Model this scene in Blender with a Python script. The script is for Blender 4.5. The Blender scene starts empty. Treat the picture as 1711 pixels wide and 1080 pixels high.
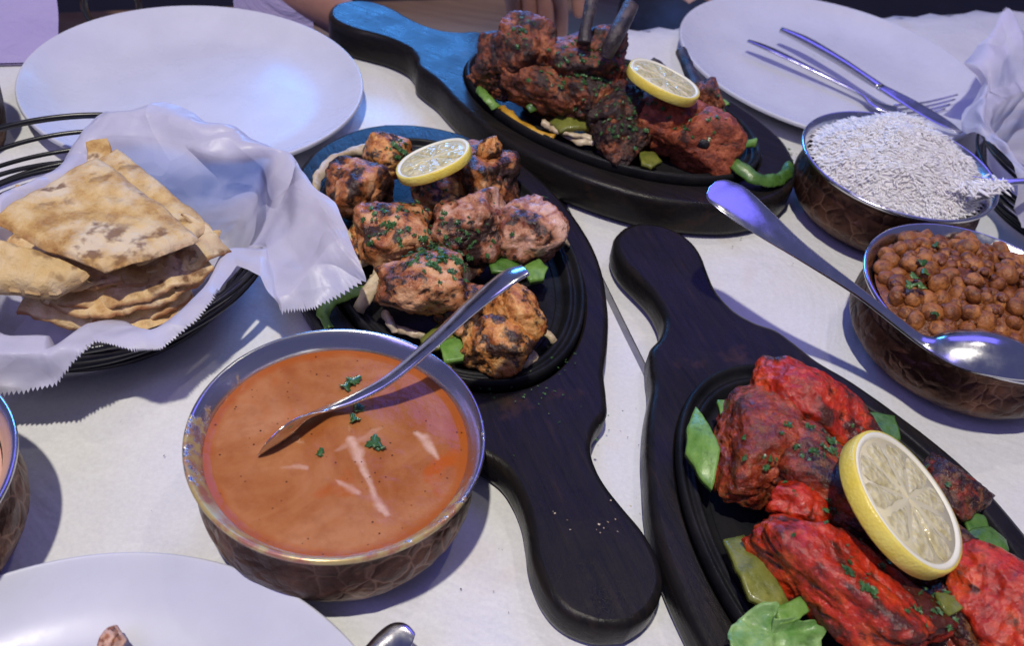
import bpy, bmesh, math, random
import numpy as np
from mathutils import Vector, Matrix, noise
R = math.radians
rnd = random.Random(7)
sc = bpy.context.scene
col = sc.collection

# ------------------------------------------------------------------ camera
F, PITCH, H, ROLL = 1450.0, R(43), 0.40, R(-10)
cr, sr = math.cos(ROLL), math.sin(ROLL)
fwd = Vector((0, math.cos(PITCH), -math.sin(PITCH)))
up0 = Vector((0, math.sin(PITCH), math.cos(PITCH)))
rx0 = Vector((1, 0, 0))
right = cr*rx0 - sr*up0
up = sr*rx0 + cr*up0
cam_d = bpy.data.cameras.new('camera')
cam = bpy.data.objects.new('camera', cam_d)
col.objects.link(cam)
M = Matrix.Identity(4)
for i in range(3):
    M[i][0], M[i][1], M[i][2] = right[i], up[i], -fwd[i]
M[2][3] = H
cam.matrix_world = M
cam_d.sensor_width = 36
cam_d.lens = 36*F/1711
cam_d.clip_start = .01
cam_d.clip_end = 60
cam_d.dof.use_dof = True
cam_d.dof.focus_distance = .50
cam_d.dof.aperture_fstop = 11
sc.camera = cam

def P(x, y, z=0.0):
    """the point of the place at height z that the camera sees at photo pixel x, y"""
    a, b = x-855.5, y-540
    dx, dy = cr*a-sr*b, -(sr*a+cr*b)
    d = rx0*(dx/F)+fwd+up0*(dy/F)
    return Vector((0, 0, H))+d*((z-H)/d.z)
def M2(p):
    """metres per photo pixel at p"""
    return (Vector(p)-Vector((0, 0, H))).dot(fwd)/F

# ------------------------------------------------------------------ light
w = bpy.data.worlds.new('World'); sc.world = w; w.use_nodes = True
bg = w.node_tree.nodes['Background']
bg.inputs[0].default_value = (.25, .27, .66, 1); bg.inputs[1].default_value = .31
sc.view_settings.view_transform = 'Standard'
sc.view_settings.look = 'None'
sc.view_settings.exposure = .08
sc.view_settings.gamma = 1
def area(name, loc, target, size, power, color, size_y=None):
    l = bpy.data.lights.new(name, 'AREA'); l.energy = power; l.color = color
    l.size = size
    if size_y: l.shape = 'RECTANGLE'; l.size_y = size_y
    o = bpy.data.objects.new(name, l); col.objects.link(o); o.location = loc
    o.rotation_euler = (Vector(target)-Vector(loc)).to_track_quat('-Z', 'Y').to_euler()
    return o
area('ceiling_spot', (-.25, -.15, 2.1), (0, .5, 0), .055, 38, (1, .94, .82))
area('ceiling_spot_second', (.42, .95, 1.8), (0, .5, 0), .05, 2.6, (1, .90, .78))
area('blue_light_bar', (-.30, 1.72, .48), (-.12, .6, 0), .70, 9.5, (.07, .35, 1.0), .22)
area('violet_light_bar', (.50, 1.80, 1.50), (.15, .6, 0), 1.6, 8.0, (.17, .14, 1.0), .85)
area('violet_ceiling_wash', (-.9, -.7, 1.6), (-.1, .1, 0), .8, 7, (.36, .30, 1.0))

# ------------------------------------------------------------------ materials
class NT:
    def __init__(s, name):
        s.m = bpy.data.materials.new(name); s.m.use_nodes = True
        s.t = s.m.node_tree; s.n = s.t.nodes; s.b = s.n['Principled BSDF']
        s.co = s.n.new('ShaderNodeTexCoord').outputs['Object']
        s.h = None
    def link(s, a, b): s.t.links.new(a, b)
    def noise(s, scale, detail=4, rough=.6, dist=0, co=None):
        n = s.n.new('ShaderNodeTexNoise'); n.inputs['Scale'].default_value = scale
        n.inputs['Detail'].default_value = detail; n.inputs['Roughness'].default_value = rough
        n.inputs['Distortion'].default_value = dist
        s.link(co or s.co, n.inputs['Vector']); return n.outputs['Fac']
    def voro(s, scale, feat='F1', co=None, rand=1):
        n = s.n.new('ShaderNodeTexVoronoi'); n.feature = feat; n.inputs['Scale'].default_value = scale
        n.inputs['Randomness'].default_value = rand
        s.link(co or s.co, n.inputs['Vector']); return n.outputs['Distance']
    def ramp(s, fac, stops):
        n = s.n.new('ShaderNodeValToRGB'); e = n.color_ramp.elements
        while len(e) < len(stops): e.new(.5)
        for k, (p, c) in zip(e, stops):
            k.position = p
            if isinstance(c, (int, float)): c = (c, c, c)
            k.color = (*c, 1)
        s.link(fac, n.inputs[0]); return n.outputs[0]
    def mix(s, fac, a, b, mode='MIX'):
        n = s.n.new('ShaderNodeMix'); n.data_type = 'RGBA'; n.blend_type = mode
        for sock, v in ((n.inputs[0], fac), (n.inputs[6], a), (n.inputs[7], b)):
            if isinstance(v, (int, float)): sock.default_value = v
            elif isinstance(v, tuple): sock.default_value = (*v, 1)
            else: s.link(v, sock)
        return n.outputs[2]
    def math(s, op, a, b=0.0):
        n = s.n.new('ShaderNodeMath'); n.operation = op
        for sock, v in ((n.inputs[0], a), (n.inputs[1], b)):
            if isinstance(v, (int, float)): sock.default_value = v
            else: s.link(v, sock)
        return n.outputs[0]
    def attr(s, name):
        n = s.n.new('ShaderNodeAttribute'); n.attribute_name = name; return n.outputs['Fac']
    def rand(s):
        return s.n.new('ShaderNodeObjectInfo').outputs['Random']
    def set(s, **k):
        for key, v in k.items():
            i = s.b.inputs[{'color': 'Base Color', 'rough': 'Roughness', 'metal': 'Metallic', 'spec': 'Specular IOR Level',
                            'coat': 'Coat Weight', 'coatr': 'Coat Roughness', 'sss': 'Subsurface Weight', 'trans': 'Transmission Weight', 'ior': 'IOR'}[key]]
            if isinstance(v, tuple): i.default_value = (*v, 1)
            elif isinstance(v, (int, float)): i.default_value = v
            else: s.link(v, i)
        return s
    def scatter(s, w, r, scale=.01):
        s.b.inputs['Subsurface Weight'].default_value = w
        s.b.inputs['Subsurface Radius'].default_value = r
        s.b.inputs['Subsurface Scale'].default_value = scale
    def bump(s, h, dist, strength=1):
        n = s.n.new('ShaderNodeBump'); n.inputs['Distance'].default_value = dist; n.inputs['Strength'].default_value = strength
        s.link(h, n.inputs['Height'])
        if s.h is not None: s.link(s.h, n.inputs['Normal'])
        s.h = n.outputs[0]; s.link(s.h, s.b.inputs['Normal']); return s

def make_materials():
    D = {}
    # glazed china
    m = NT('white_glazed_china'); f = m.noise(25, 3)
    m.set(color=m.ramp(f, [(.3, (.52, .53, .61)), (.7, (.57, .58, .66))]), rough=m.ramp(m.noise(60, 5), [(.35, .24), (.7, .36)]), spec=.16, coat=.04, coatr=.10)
    m.bump(m.noise(14, 2), .0004, .5); D['china'] = m.m
    # butcher paper
    m = NT('white_table_paper')
    stain = m.ramp(m.noise(9, 3, .6, .4), [(.57, 0.0), (.70, 1.0)])
    fib = m.noise(420, 3, .7)
    base = m.ramp(fib, [(.3, (.61, .61, .61)), (.7, (.69, .69, .69))])
    m.set(color=m.mix(m.math('MULTIPLY', stain, .35), base, (.52, .42, .26)), rough=m.ramp(m.noise(9, 4), [(.35, .38), (.7, .58)]), spec=.5)
    m.bump(m.noise(7, 5, .55, .8), .012, .6); m.bump(m.voro(9), .006, .35); m.bump(m.math('ABSOLUTE', m.math('SUBTRACT', m.noise(4.5, 3, .5, .6), .5)), .02, .35); m.bump(m.noise(300, 3), .0002, .4)
    D['table_paper'] = m.m
    # tissue liner
    m = NT('thin_wax_tissue')
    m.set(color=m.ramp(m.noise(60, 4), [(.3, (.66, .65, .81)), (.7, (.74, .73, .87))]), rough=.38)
    wv = m.n.new('ShaderNodeVectorMath'); wv.operation = 'MULTIPLY_ADD'
    nz = m.n.new('ShaderNodeTexNoise'); nz.inputs['Scale'].default_value = 14; m.link(m.co, nz.inputs['Vector'])
    m.link(nz.outputs['Color'], wv.inputs[0]); wv.inputs[1].default_value = (.035, .035, .035); m.link(m.co, wv.inputs[2])
    m.bump(m.voro(17, 'F1', wv.outputs[0]), .018, .6); m.bump(m.voro(44, 'F1', wv.outputs[0]), .0045, .35); m.bump(m.math('ABSOLUTE', m.math('SUBTRACT', m.noise(13, 1.5, .4, .4), .5)), .045, .8); m.bump(m.math('ABSOLUTE', m.math('SUBTRACT', m.noise(34, 2, .4, .3), .5)), .006, .35); m.bump(m.noise(90, 4, .6, .3), .0006, .4); m.bump(m.noise(600, 2), .0001, .6)
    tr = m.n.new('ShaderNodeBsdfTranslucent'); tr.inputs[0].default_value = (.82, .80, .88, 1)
    mx = m.n.new('ShaderNodeMixShader'); mx.inputs[0].default_value = .42
    out = m.n['Material Output']; m.link(m.b.outputs[0], mx.inputs[1]); m.link(tr.outputs[0], mx.inputs[2]); m.link(mx.outputs[0], out.inputs[0])
    D['tissue'] = m.m
    # black stained wood board, glossy from grease
    m = NT('black_stained_wood')
    mp = m.n.new('ShaderNodeMapping'); mp.inputs['Scale'].default_value = (1, 9, 9); m.link(m.co, mp.inputs[0])
    g = m.noise(26, 6, .65, .6, mp.outputs[0])
    wear = m.ramp(m.noise(22, 5, .7), [(.60, 0.0), (.74, 1.0)])
    c = m.ramp(g, [(.3, (.007, .007, .008)), (.6, (.015, .012, .011)), (.85, (.034, .021, .014))])
    m.set(color=m.mix(m.math('MULTIPLY', wear, .35), c, (.10, .045, .022)), rough=m.ramp(m.noise(35, 6, .7), [(.3, .20), (.7, .42)]), spec=.16)
    m.bump(g, .0006, .7); m.bump(m.noise(160, 5, .7), .0004, .6); m.bump(m.noise(18, 2), .0015, .4)
    D['board'] = m.m
    m = NT('black_cast_iron')
    m.set(color=m.ramp(m.noise(40, 5), [(.3, (.006, .007, .009)), (.75, (.022, .020, .020))]), rough=m.ramp(m.noise(70, 6, .7), [(.35, .25), (.65, .5)]), metal=.0, spec=.13)
    m.bump(m.noise(420, 4, .7), .0004, .7); m.bump(m.noise(30, 3), .0008, .5); D['iron'] = m.m
    # hammered brown copper
    m = NT('hammered_dark_copper')
    wp = m.noise(18, 2)
    nzc = m.n.new('ShaderNodeTexNoise'); nzc.inputs['Scale'].default_value = 60; m.link(m.co, nzc.inputs['Vector']); wv = m.n.new('ShaderNodeVectorMath'); wv.operation = 'MULTIPLY_ADD'; m.link(nzc.outputs['Color'], wv.inputs[0]); wv.inputs[1].default_value = (.012, .012, .012); m.link(m.co, wv.inputs[2]); vd = m.voro(85, 'DISTANCE_TO_EDGE', wv.outputs[0])
    ed = m.ramp(vd, [(.0, 1.0), (.07, 0.0)])
    tarn = m.noise(30, 5, .7)
    c = m.ramp(tarn, [(.3, (.022, .012, .010)), (.55, (.085, .036, .022)), (.8, (.22, .09, .05))])
    wornedge = m.math('MULTIPLY', ed, m.ramp(m.noise(14, 4), [(.46, 0.0), (.62, .42)]))
    m.set(color=m.mix(wornedge, c, (.42, .24, .16)), metal=.75, rough=m.ramp(m.noise(50, 5), [(.3, .30), (.7, .55)]))
    m.bump(m.ramp(vd, [(0, 0.0), (.3, 1.0)]), .0009, .7); m.bump(m.noise(55, 4), .0016, .6); m.bump(m.noise(150, 4, .7), .0008, .6); m.bump(m.noise(200, 4), .0003, .5)
    D['copper'] = m.m
    m = NT('polished_steel')
    m.set(color=(.62, .62, .63), metal=1.0, rough=m.ramp(m.noise(90, 5), [(.35, .13), (.7, .30)]))
    m.bump(m.noise(45, 3), .0005, .35); m.bump(m.noise(900, 2), .00005, .3); D['steel'] = m.m
    # greasy steel rim of the curry bowl
    m = NT('steel_rim_smeared_with_curry')
    zz = m.n.new('ShaderNodeSeparateXYZ'); m.link(m.co, zz.inputs[0])
    front = m.math('MULTIPLY', zz.outputs['Y'], -14.0)
    sm = m.math('ADD', m.noise(95, 6, .7), m.math('MULTIPLY', front, .26))
    sm = m.ramp(sm, [(.54, 0.0), (.60, 1.0)])
    oil = m.ramp(m.noise(120, 4), [(.45, (.46, .33, .07)), (.60, (.34, .08, .012))])
    m.set(color=m.mix(m.math('MULTIPLY', sm, .85), (.62, .62, .62), oil), metal=m.ramp(sm, [(0, 1.0), (1, .25)]), rough=.22)
    m.bump(sm, .0003, .6); m.bump(m.noise(60, 3), .0005, .4); D['rim'] = m.m
    m = NT('black_wire'); m.set(color=(.008, .008, .010), rough=.28, spec=.6); m.bump(m.noise(250, 3), .0002, .5); D['wire'] = m.m
    # curry
    m = NT('creamy_orange_curry')
    n1 = m.noise(16, 5, .55, 1.2)
    c = m.ramp(n1, [(.32, (.30, .082, .016)), (.5, (.39, .148, .050)), (.70, (.47, .215, .10))])
    sp = m.ramp(m.voro(260), [(.10, 1.0), (.17, 0.0)])
    sp = m.math('MULTIPLY', sp, m.ramp(m.noise(60, 2), [(.5, 0.0), (.58, 1.0)]))
    oil = m.ramp(m.noise(30, 3, .5, .8), [(.60, 0.0), (.72, .8)])
    c = m.mix(m.ramp(m.noise(75, 5, .7), [(.45, 0.0), (.65, .35)]), c, (.24, .06, .012)); c = m.mix(oil, c, (.42, .085, .006))
    sx = m.n.new('ShaderNodeSeparateXYZ'); m.link(m.co, sx.inputs[0])
    rad = m.math('SQRT', m.math('ADD', m.math('MULTIPLY', sx.outputs['X'], sx.outputs['X']), m.math('MULTIPLY', sx.outputs['Y'], sx.outputs['Y'])))
    edge = m.ramp(m.math('ADD', m.math('MULTIPLY', rad, 15.1), m.math('MULTIPLY', m.noise(60, 3), .12)), [(.94, 0.0), (1.0, .85)])
    c = m.mix(edge, c, (.36, .085, .010))
    c = m.mix(m.math('MULTIPLY', m.attr('cream'), m.ramp(m.noise(220, 4), [(.3, .65), (.6, 1.0)])), c, (.66, .44, .34))
    m.set(color=m.mix(sp, c, (.07, .02, .008)), rough=m.ramp(n1, [(.3, .10), (.7, .20)]), spec=.5)
    m.scatter(.25, (1, .35, .12), .006)
    m.bump(n1, .0014, .7); m.bump(m.noise(300, 4), .0003, .7); D['curry'] = m.m
    m = NT('cream_swirl'); m.set(color=(.62, .36, .25), rough=.2); m.bump(m.noise(200, 3), .0004, .5); D['cream'] = m.m
    m = NT('dark_chickpea_gravy')
    m.set(color=m.ramp(m.noise(70, 5, .7), [(.3, (.06, .015, .004)), (.5, (.16, .044, .009)), (.7, (.27, .085, .020))]), rough=m.ramp(m.noise(90, 4), [(.3, .18), (.7, .42)]))
    m.bump(m.noise(150, 5, .7), .0025, .8); D['gravy'] = m.m
    m = NT('chickpea_skin')
    ad = m.n.new('ShaderNodeVectorMath'); ad.operation = 'ADD'; m.link(m.co, ad.inputs[0])
    cb = m.n.new('ShaderNodeCombineXYZ'); rr = m.math('MULTIPLY', m.rand(), 40.0); m.link(rr, cb.inputs[0]); m.link(cb.outputs[0], ad.inputs[1]); co = ad.outputs[0]
    body = m.mix(m.rand(), (.42, .155, .034), (.24, .072, .013))
    m.set(color=m.mix(m.ramp(m.noise(.9, 5, .7, .5, co), [(.44, 0.0), (.60, .9)]), body, (.10, .026, .006)), rough=m.ramp(m.noise(2, 3, .6, 0, co), [(.3, .36), (.7, .62)]))
    m.bump(m.noise(2.2, 4, .6, 0, co), .0016, .7); D['chickpea'] = m.m
    m = NT('steamed_rice'); m.set(color=m.ramp(m.noise(50, 3), [(.3, (.84, .79, .77)), (.7, (.90, .88, .87))]), rough=.6); m.scatter(.5, (1, .88, .82), .006); D['rice'] = m.m
    # flatbread
    def bread(name, a, b, c, seedoff=0):
        m = NT(name)
        ad = m.n.new('ShaderNodeVectorMath'); ad.operation = 'ADD'; m.link(m.co, ad.inputs[0]); ad.inputs[1].default_value = (seedoff, seedoff*2, 0)
        co = ad.outputs[0]
        n1 = m.noise(62, 7, .66, .15, co)
        base = m.ramp(n1, [(.33, c), (.48, b), (.62, a)])
        flour = m.ramp(m.noise(26, 4, .6, 0, co), [(.50, 0.0), (.62, .75)])
        base = m.mix(flour, base, (.68, .57, .40))
        spots = m.math('MULTIPLY', m.ramp(m.noise(85, 3, .5, 0, co), [(.57, 0.0), (.66, 1.0)]), m.ramp(m.noise(18, 2, .5, 0, co), [(.42, 0.0), (.54, .8)]))
        base = m.mix(spots, base, (.14, .055, .02))
        base = m.mix(m.attr('char'), base, (.30, .12, .045))
        m.set(color=base, rough=.62, spec=.3)
        m.bump(n1, .0034, .9); m.bump(m.noise(24, 3, .5, 0, co), .006, .6); m.bump(m.noise(170, 5, .7, 0, co), .0010, .8)
        return m.m
    D['naan'] = bread('toasted_flatbread', (.66, .48, .23), (.54, .34, .12), (.32, .155, .04))
    D['naan_yellow'] = bread('soft_yellow_flatbread', (.66, .50, .27), (.62, .44, .20), (.56, .37, .14), 3)
    D['naan_pale'] = bread('pale_layered_flatbread', (.74, .56, .30), (.64, .43, .19), (.42, .22, .07), 7)
    # meats: 'char' attribute = charred crust, 'tone' = pale to deep
    def meat(name, pale, mid, deep, char, rough=(.16, .42), scale=1.0, cs=(.38, .62), inner=None, spice=0, spice_c=(.09, .028, .010)):
        m = NT(name)
        n1 = m.noise(75*scale, 7, .68, .4); n2 = m.noise(260*scale, 5, .7)
        base = m.ramp(m.math('ADD', m.noise(48*scale, 6, .65, .6), m.math('MULTIPLY', m.math('SUBTRACT', n2, .5), .5)), [(.36, deep), (.50, mid), (.64, pale)])
        if inner: base = m.mix(m.ramp(m.math('ADD', m.attr('char'), m.math('MULTIPLY', m.math('SUBTRACT', n1, .5), .5)), [(.10, .85), (.34, 0.0)]), base, inner)
        f = m.math('ADD', m.attr('char'), m.math('MULTIPLY', m.math('SUBTRACT', n1, .5), 1.5))
        f = m.math('ADD', f, m.math('MULTIPLY', m.math('SUBTRACT', n2, .5), .9))
        f = m.ramp(f, [(cs[0], 0.0), (cs[1], 1.0)])
        base = m.mix(m.math('MULTIPLY', f, .95), base, char)
        if spice: base = m.mix(m.math('MULTIPLY', m.ramp(m.noise(170, 5, .75), [(.50, 0.0), (.60, spice)]), m.ramp(m.noise(32, 3), [(.40, .25), (.55, 1.0)])), base, spice_c)
        m.set(color=base, rough=m.ramp(m.noise(120, 4), [(.35, rough[0]), (.65, rough[1])]), spec=.55)
        m.bump(n1, .0020, .8); m.bump(n2, .0008, .8); m.bump(m.noise(520*scale, 3, .6), .0005, .8)
        if spice: m.bump(m.voro(230), .0014, .6); m.bump(m.noise(140, 6, .75), .0014, .6)
        return m.m
    D['tikka'] = meat('grilled_chicken_tikka', (.66, .33, .145), (.46, .155, .045), (.22, .055, .016), (.014, .007, .006), inner=(.72, .40, .20))
    D['tikka_orange'] = meat('orange_grilled_chicken', (.80, .46, .17), (.62, .25, .06), (.30, .08, .018), (.018, .008, .006))
    D['tikka_pink'] = meat('pink_grilled_chicken', (.64, .35, .20), (.42, .16, .075), (.18, .045, .020), (.016, .007, .006), cs=(.40, .62), inner=(.74, .46, .34))
    D['lamb'] = meat('brown_spiced_lamb', (.46, .16, .060), (.26, .065, .022), (.10, .024, .010), (.018, .011, .012), (.3, .6), 1.4, spice=.8)
    D['kebab'] = meat('rust_red_minced_kebab', (.48, .13, .050), (.32, .065, .024), (.14, .025, .010), (.03, .012, .010), (.35, .62), 1.6, (.5, .72))
    D['bone'] = meat('blackened_chop_bone', (.10, .075, .065), (.045, .032, .034), (.02, .014, .018), (.008, .007, .010), (.25, .5))
    D['tandoori'] = meat('bright_red_tandoori_chicken', (.64, .080, .014), (.50, .028, .007), (.25, .014, .005), (.045, .012, .007), (.12, .28), .6, (.46, .72), spice=.6)
    D['tandoori_dark'] = meat('dark_red_tandoori_chicken', (.48, .090, .022), (.28, .036, .010), (.12, .016, .007), (.020, .009, .007), (.12, .34), 1.1, (.42, .68), spice=.9, spice_c=(.20, .075, .02))
    # vegetables
    def veg(name, a, b, rough=.30, sss=.08):
        m = NT(name)
        m.set(color=m.mix(m.ramp(m.noise(95, 5, .7), [(.56, 0.0), (.70, .65)]), m.ramp(m.noise(45, 5, .65, .5), [(.36, a), (.62, b)]), tuple(x*.45 for x in a)), rough=m.ramp(m.noise(150, 3), [(.35, .2), (.65, .5)]), spec=.5)
        m.scatter(sss, (.5, 1, .3), .004); m.bump(m.noise(130, 5), .0014, .6); return m.m
    D['pepper'] = veg('green_pepper', (.035, .10, .012), (.10, .21, .035))
    D['pepper_light'] = veg('light_green_pepper', (.09, .21, .03), (.20, .36, .075))
    D['pepper_olive'] = veg('cooked_olive_pepper', (.10, .12, .018), (.22, .22, .04))
    D['pepper_yellow'] = veg('yellow_pepper', (.42, .20, .02), (.60, .34, .04))
    D['onion'] = veg('soft_cooked_onion', (.42, .30, .16), (.62, .52, .36))
    D['herb'] = veg('fresh_coriander', (.018, .065, .016), (.06, .16, .045), .38)
    D['cabbage'] = veg('pale_green_cabbage', (.10, .24, .05), (.30, .46, .17))
    m = NT('lemon_rind'); m.set(color=m.ramp(m.noise(60, 3), [(.3, (.72, .54, .06)), (.7, (.80, .68, .16))]), rough=.32); m.bump(m.voro(650), .0004, .5); m.scatter(.15, (1, .8, .1), .003); D['rind'] = m.m
    m = NT('lemon_pith'); m.set(color=(.80, .76, .58), rough=.5); m.bump(m.noise(300, 3), .0003, .5); m.scatter(.2, (1, .9, .5), .003); D['pith'] = m.m
    m = NT('lemon_flesh'); m.set(color=m.ramp(m.noise(160, 3, .6), [(.35, (.50, .43, .20)), (.65, (.68, .62, .38))]), rough=.12); m.bump(m.voro(300), .0012, .8); m.scatter(.35, (1, .9, .4), .006); D['flesh'] = m.m
    m = NT('lemon_membrane'); m.set(color=(.64, .58, .36), rough=.25); m.scatter(.25, (1, .9, .5), .003); D['membrane'] = m.m
    # background
    m = NT('varnished_bench_wood'); mp = m.n.new('ShaderNodeMapping'); mp.inputs['Scale'].default_value = (1, 12, 12); m.link(m.co, mp.inputs[0])
    m.set(color=m.ramp(m.noise(5, 5, .6, .5, mp.outputs[0]), [(.3, (.16, .09, .055)), (.7, (.30, .19, .12))]), rough=.4); D['bench'] = m.m
    m = NT('navy_cloth'); m.set(color=m.ramp(m.noise(20, 4), [(.3, (.006, .007, .018)), (.7, (.015, .017, .045))]), rough=.85); m.bump(m.noise(9, 4, .5, .6), .02, .6); m.bump(m.noise(700, 2), .0004, .5); D['navy'] = m.m
    m = NT('white_cloth_violet_tint'); m.set(color=(.36, .31, .52), rough=.7); m.bump(m.noise(20, 5, .6, 1), .008, .8); D['white_cloth_violet_tint'] = m.m  # white cloth; the violet light's tint is put into its colour
    m = NT('skin'); m.set(color=m.ramp(m.noise(40, 4), [(.3, (.34, .16, .12)), (.7, (.44, .23, .17))]), rough=.5); m.scatter(.1, (1, .3, .15), .01); D['skin'] = m.m
    m = NT('finger_nail'); m.set(color=(.52, .30, .26), rough=.25); D['nail'] = m.m
    m = NT('dark_floor'); m.set(color=m.ramp(m.noise(6, 4), [(.3, (.010, .009, .014)), (.7, (.022, .018, .026))]), rough=.6); D['floor'] = m.m
    m = NT('gold_metal'); m.set(color=(.50, .38, .24), metal=1.0, rough=.25); D['gold'] = m.m
    m = NT('tabletop_seam_shade_grey'); m.set(color=m.ramp(m.noise(60, 4), [(.3, (.15, .15, .18)), (.7, (.22, .22, .25))]), rough=.4); D['seam_shade_grey'] = m.m  # grey top seen through the sheet gap stands in for the seam's shade
    m = NT('dark_table_wood'); m.set(color=m.ramp(m.noise(12, 5), [(.3, (.03, .017, .012)), (.7, (.07, .04, .027))]), rough=.4); D['darkwood'] = m.m
    return D
MAT = make_materials()

# ------------------------------------------------------------------ builders
def tag(o, label, cat, group=None, kind=None):
    o['label'] = label; o['category'] = cat
    if group: o['group'] = group
    if kind: o['kind'] = kind
    return o
def mesh(name, V, Fc, mat=None, smooth=True):
    me = bpy.data.meshes.new(name)
    me.from_pydata([tuple(v) for v in V], [], [tuple(f) for f in Fc])
    me.update()
    if smooth: me.polygons.foreach_set('use_smooth', [True]*len(me.polygons))
    if mat: me.materials.append(MAT[mat])
    return me
def obj(name, V, Fc, mat, parent=None, origin=None, smooth=True, attr=None):
    """V in world coordinates when there is no parent, in the parent's own coordinates otherwise"""
    if origin is not None: V = [Vector(v)-Vector(origin) for v in V]
    me = mesh(name, V, Fc, mat, smooth)
    if attr:
        for k, vals in attr.items():
            a = me.attributes.new(k, 'FLOAT', 'POINT'); a.data.foreach_set('value', list(vals))
    o = bpy.data.objects.new(name, me); col.objects.link(o)
    if origin is not None: o.location = origin
    if parent: o.parent = parent
    return o
def thing(name, label, cat, loc, rz=0, group=None):
    o = bpy.data.objects.new(name, None); col.objects.link(o); o.empty_display_size = .02
    o.location = loc; o.rotation_euler = (0, 0, rz)
    return tag(o, label, cat, group)

def lathe(profile, n=128, wob=None):
    V, Fc = [], []
    for r, z in profile:
        for i in range(n):
            a = 2*math.pi*i/n
            V.append(Vector((r*math.cos(a), r*math.sin(a), z)))
    m = len(profile)
    for j in range(m-1):
        for i in range(n):
            i2 = (i+1) % n
            Fc.append((j*n+i, j*n+i2, (j+1)*n+i2, (j+1)*n+i))
    if profile[0][0] < 1e-4: pass
    if wob: V = [wob(v) for v in V]
    return V, Fc
def smooth_profile(pts, k=6):
    out = []
    n = len(pts)
    for i in range(n-1):
        p0, p1, p2, p3 = pts[max(i-1, 0)], pts[i], pts[i+1], pts[min(i+2, n-1)]
        for j in range(k):
            t = j/k
            out.append(tuple(.5*((2*p1[d])+(-p0[d]+p2[d])*t+(2*p0[d]-5*p1[d]+4*p2[d]-p3[d])*t*t+(-p0[d]+3*p1[d]-3*p2[d]+p3[d])*t**3) for d in range(len(p1))))
    out.append(tuple(pts[-1]))
    return out
def tube(pts, r, n=8, closed=False):
    pts = [Vector(p) for p in pts]; V, Fc = [], []
    m = len(pts); prev = None
    for j, p in enumerate(pts):
        a = pts[(j-1) % m] if (closed or j) else pts[0]
        b = pts[(j+1) % m] if (closed or j < m-1) else pts[-1]
        t = (b-a).normalized()
        if prev is None: prev = t.orthogonal().normalized()
        u = (prev-t*prev.dot(t)).normalized(); prev = u; v = t.cross(u)
        rr = r[j] if isinstance(r, (list, tuple)) else r
        for i in range(n):
            an = 2*math.pi*i/n; V.append(p+(u*math.cos(an)+v*math.sin(an))*rr)
    for j in range(m if closed else m-1):
        for i in range(n):
            i2, j2 = (i+1) % n, (j+1) % m
            Fc.append((j*n+i, j*n+i2, j2*n+i2, j2*n+i))
    if not closed: Fc += [tuple(range(n))[::-1], tuple(range((m-1)*n, m*n))]
    return V, Fc
def merge(*parts):
    V, Fc = [], []
    for v, f in parts:
        k = len(V); V += list(v); Fc += [tuple(i+k for i in q) for q in f]
    return V, Fc
def loft(path, width, thick, cup=0, normal=None, side=None, K=8, steps=5):
    """a strip along path; width, thick and cup are one number or one per path point; the cross-section is a
    lens-edged band cambered by cup along its normal; normal: one vector or one per point"""
    n0 = len(path)
    def per(a): return list(a) if isinstance(a, (list, tuple)) and not isinstance(a, Vector) else [a]*n0
    W, T, C = per(width), per(thick), per(cup)
    N = per(normal if normal is not None else Vector((0, 0, 1)))
    rows = [(*path[i], W[i], T[i], C[i], *N[i]) for i in range(n0)]
    rows = smooth_profile(rows, steps)
    V, Fc = [], []; m = len(rows)
    prof = [(-math.cos(math.pi*i/K), 1) for i in range(K+1)]+[(math.cos(math.pi*i/K), -1) for i in range(1, K)]
    q = len(prof)
    for j, r in enumerate(rows):
        p = Vector(r[:3]); a = Vector(rows[max(j-1, 0)][:3]); b = Vector(rows[min(j+1, m-1)][:3])
        t = (b-a).normalized(); nn = Vector(r[6:9]); nn = (nn-t*nn.dot(t)).normalized(); s = t.cross(nn)
        w, th, c = max(r[3], 1e-5), r[4], r[5]
        for x, sg in prof:
            e = th*.5*sg*math.sqrt(max(0, 1-x**8)) if abs(x) < 1 else 0
            V.append(p+s*(x*w/2)+nn*(e+c*(1-x*x)))
    for j in range(m-1):
        for i in range(q):
            i2 = (i+1) % q
            Fc.append((j*q+i, (j+1)*q+i, (j+1)*q+i2, j*q+i2))
    Fc += [tuple(range(q)), tuple(range((m-1)*q, m*q))[::-1]]
    return V, Fc
def fb(p, f, octv, seed):
    s, a, t = 0, 1, 0
    q = Vector(p)*f+Vector((seed*3.17, seed*1.31, seed*7.7))
    for _ in range(octv):
        s += a*noise.noise(q); t += a; a *= .5; q = q*2.03
    return s/t
def rnoise(p, f, seed):
    q = Vector(p)*f+Vector((seed*2.1, seed*5.3, seed*.7)); return 1-2*abs(noise.noise(q))

# ------------------------------------------------------------------ the table and what is behind it
PX = Vector((.884, .468, 0)).normalized()      # along the far table edge
PN = Vector((-PX.y, PX.x, 0))                  # away from the camera
EDGE0 = Vector((-.471, .648, 0))               # a point of the far edge
fl = obj('floor', [(-8, -8, -.75), (8, -8, -.75), (8, 8, -.75), (-8, 8, -.75)], [(0, 1, 2, 3)], 'floor', smooth=False); fl['kind'] = 'structure'

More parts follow.
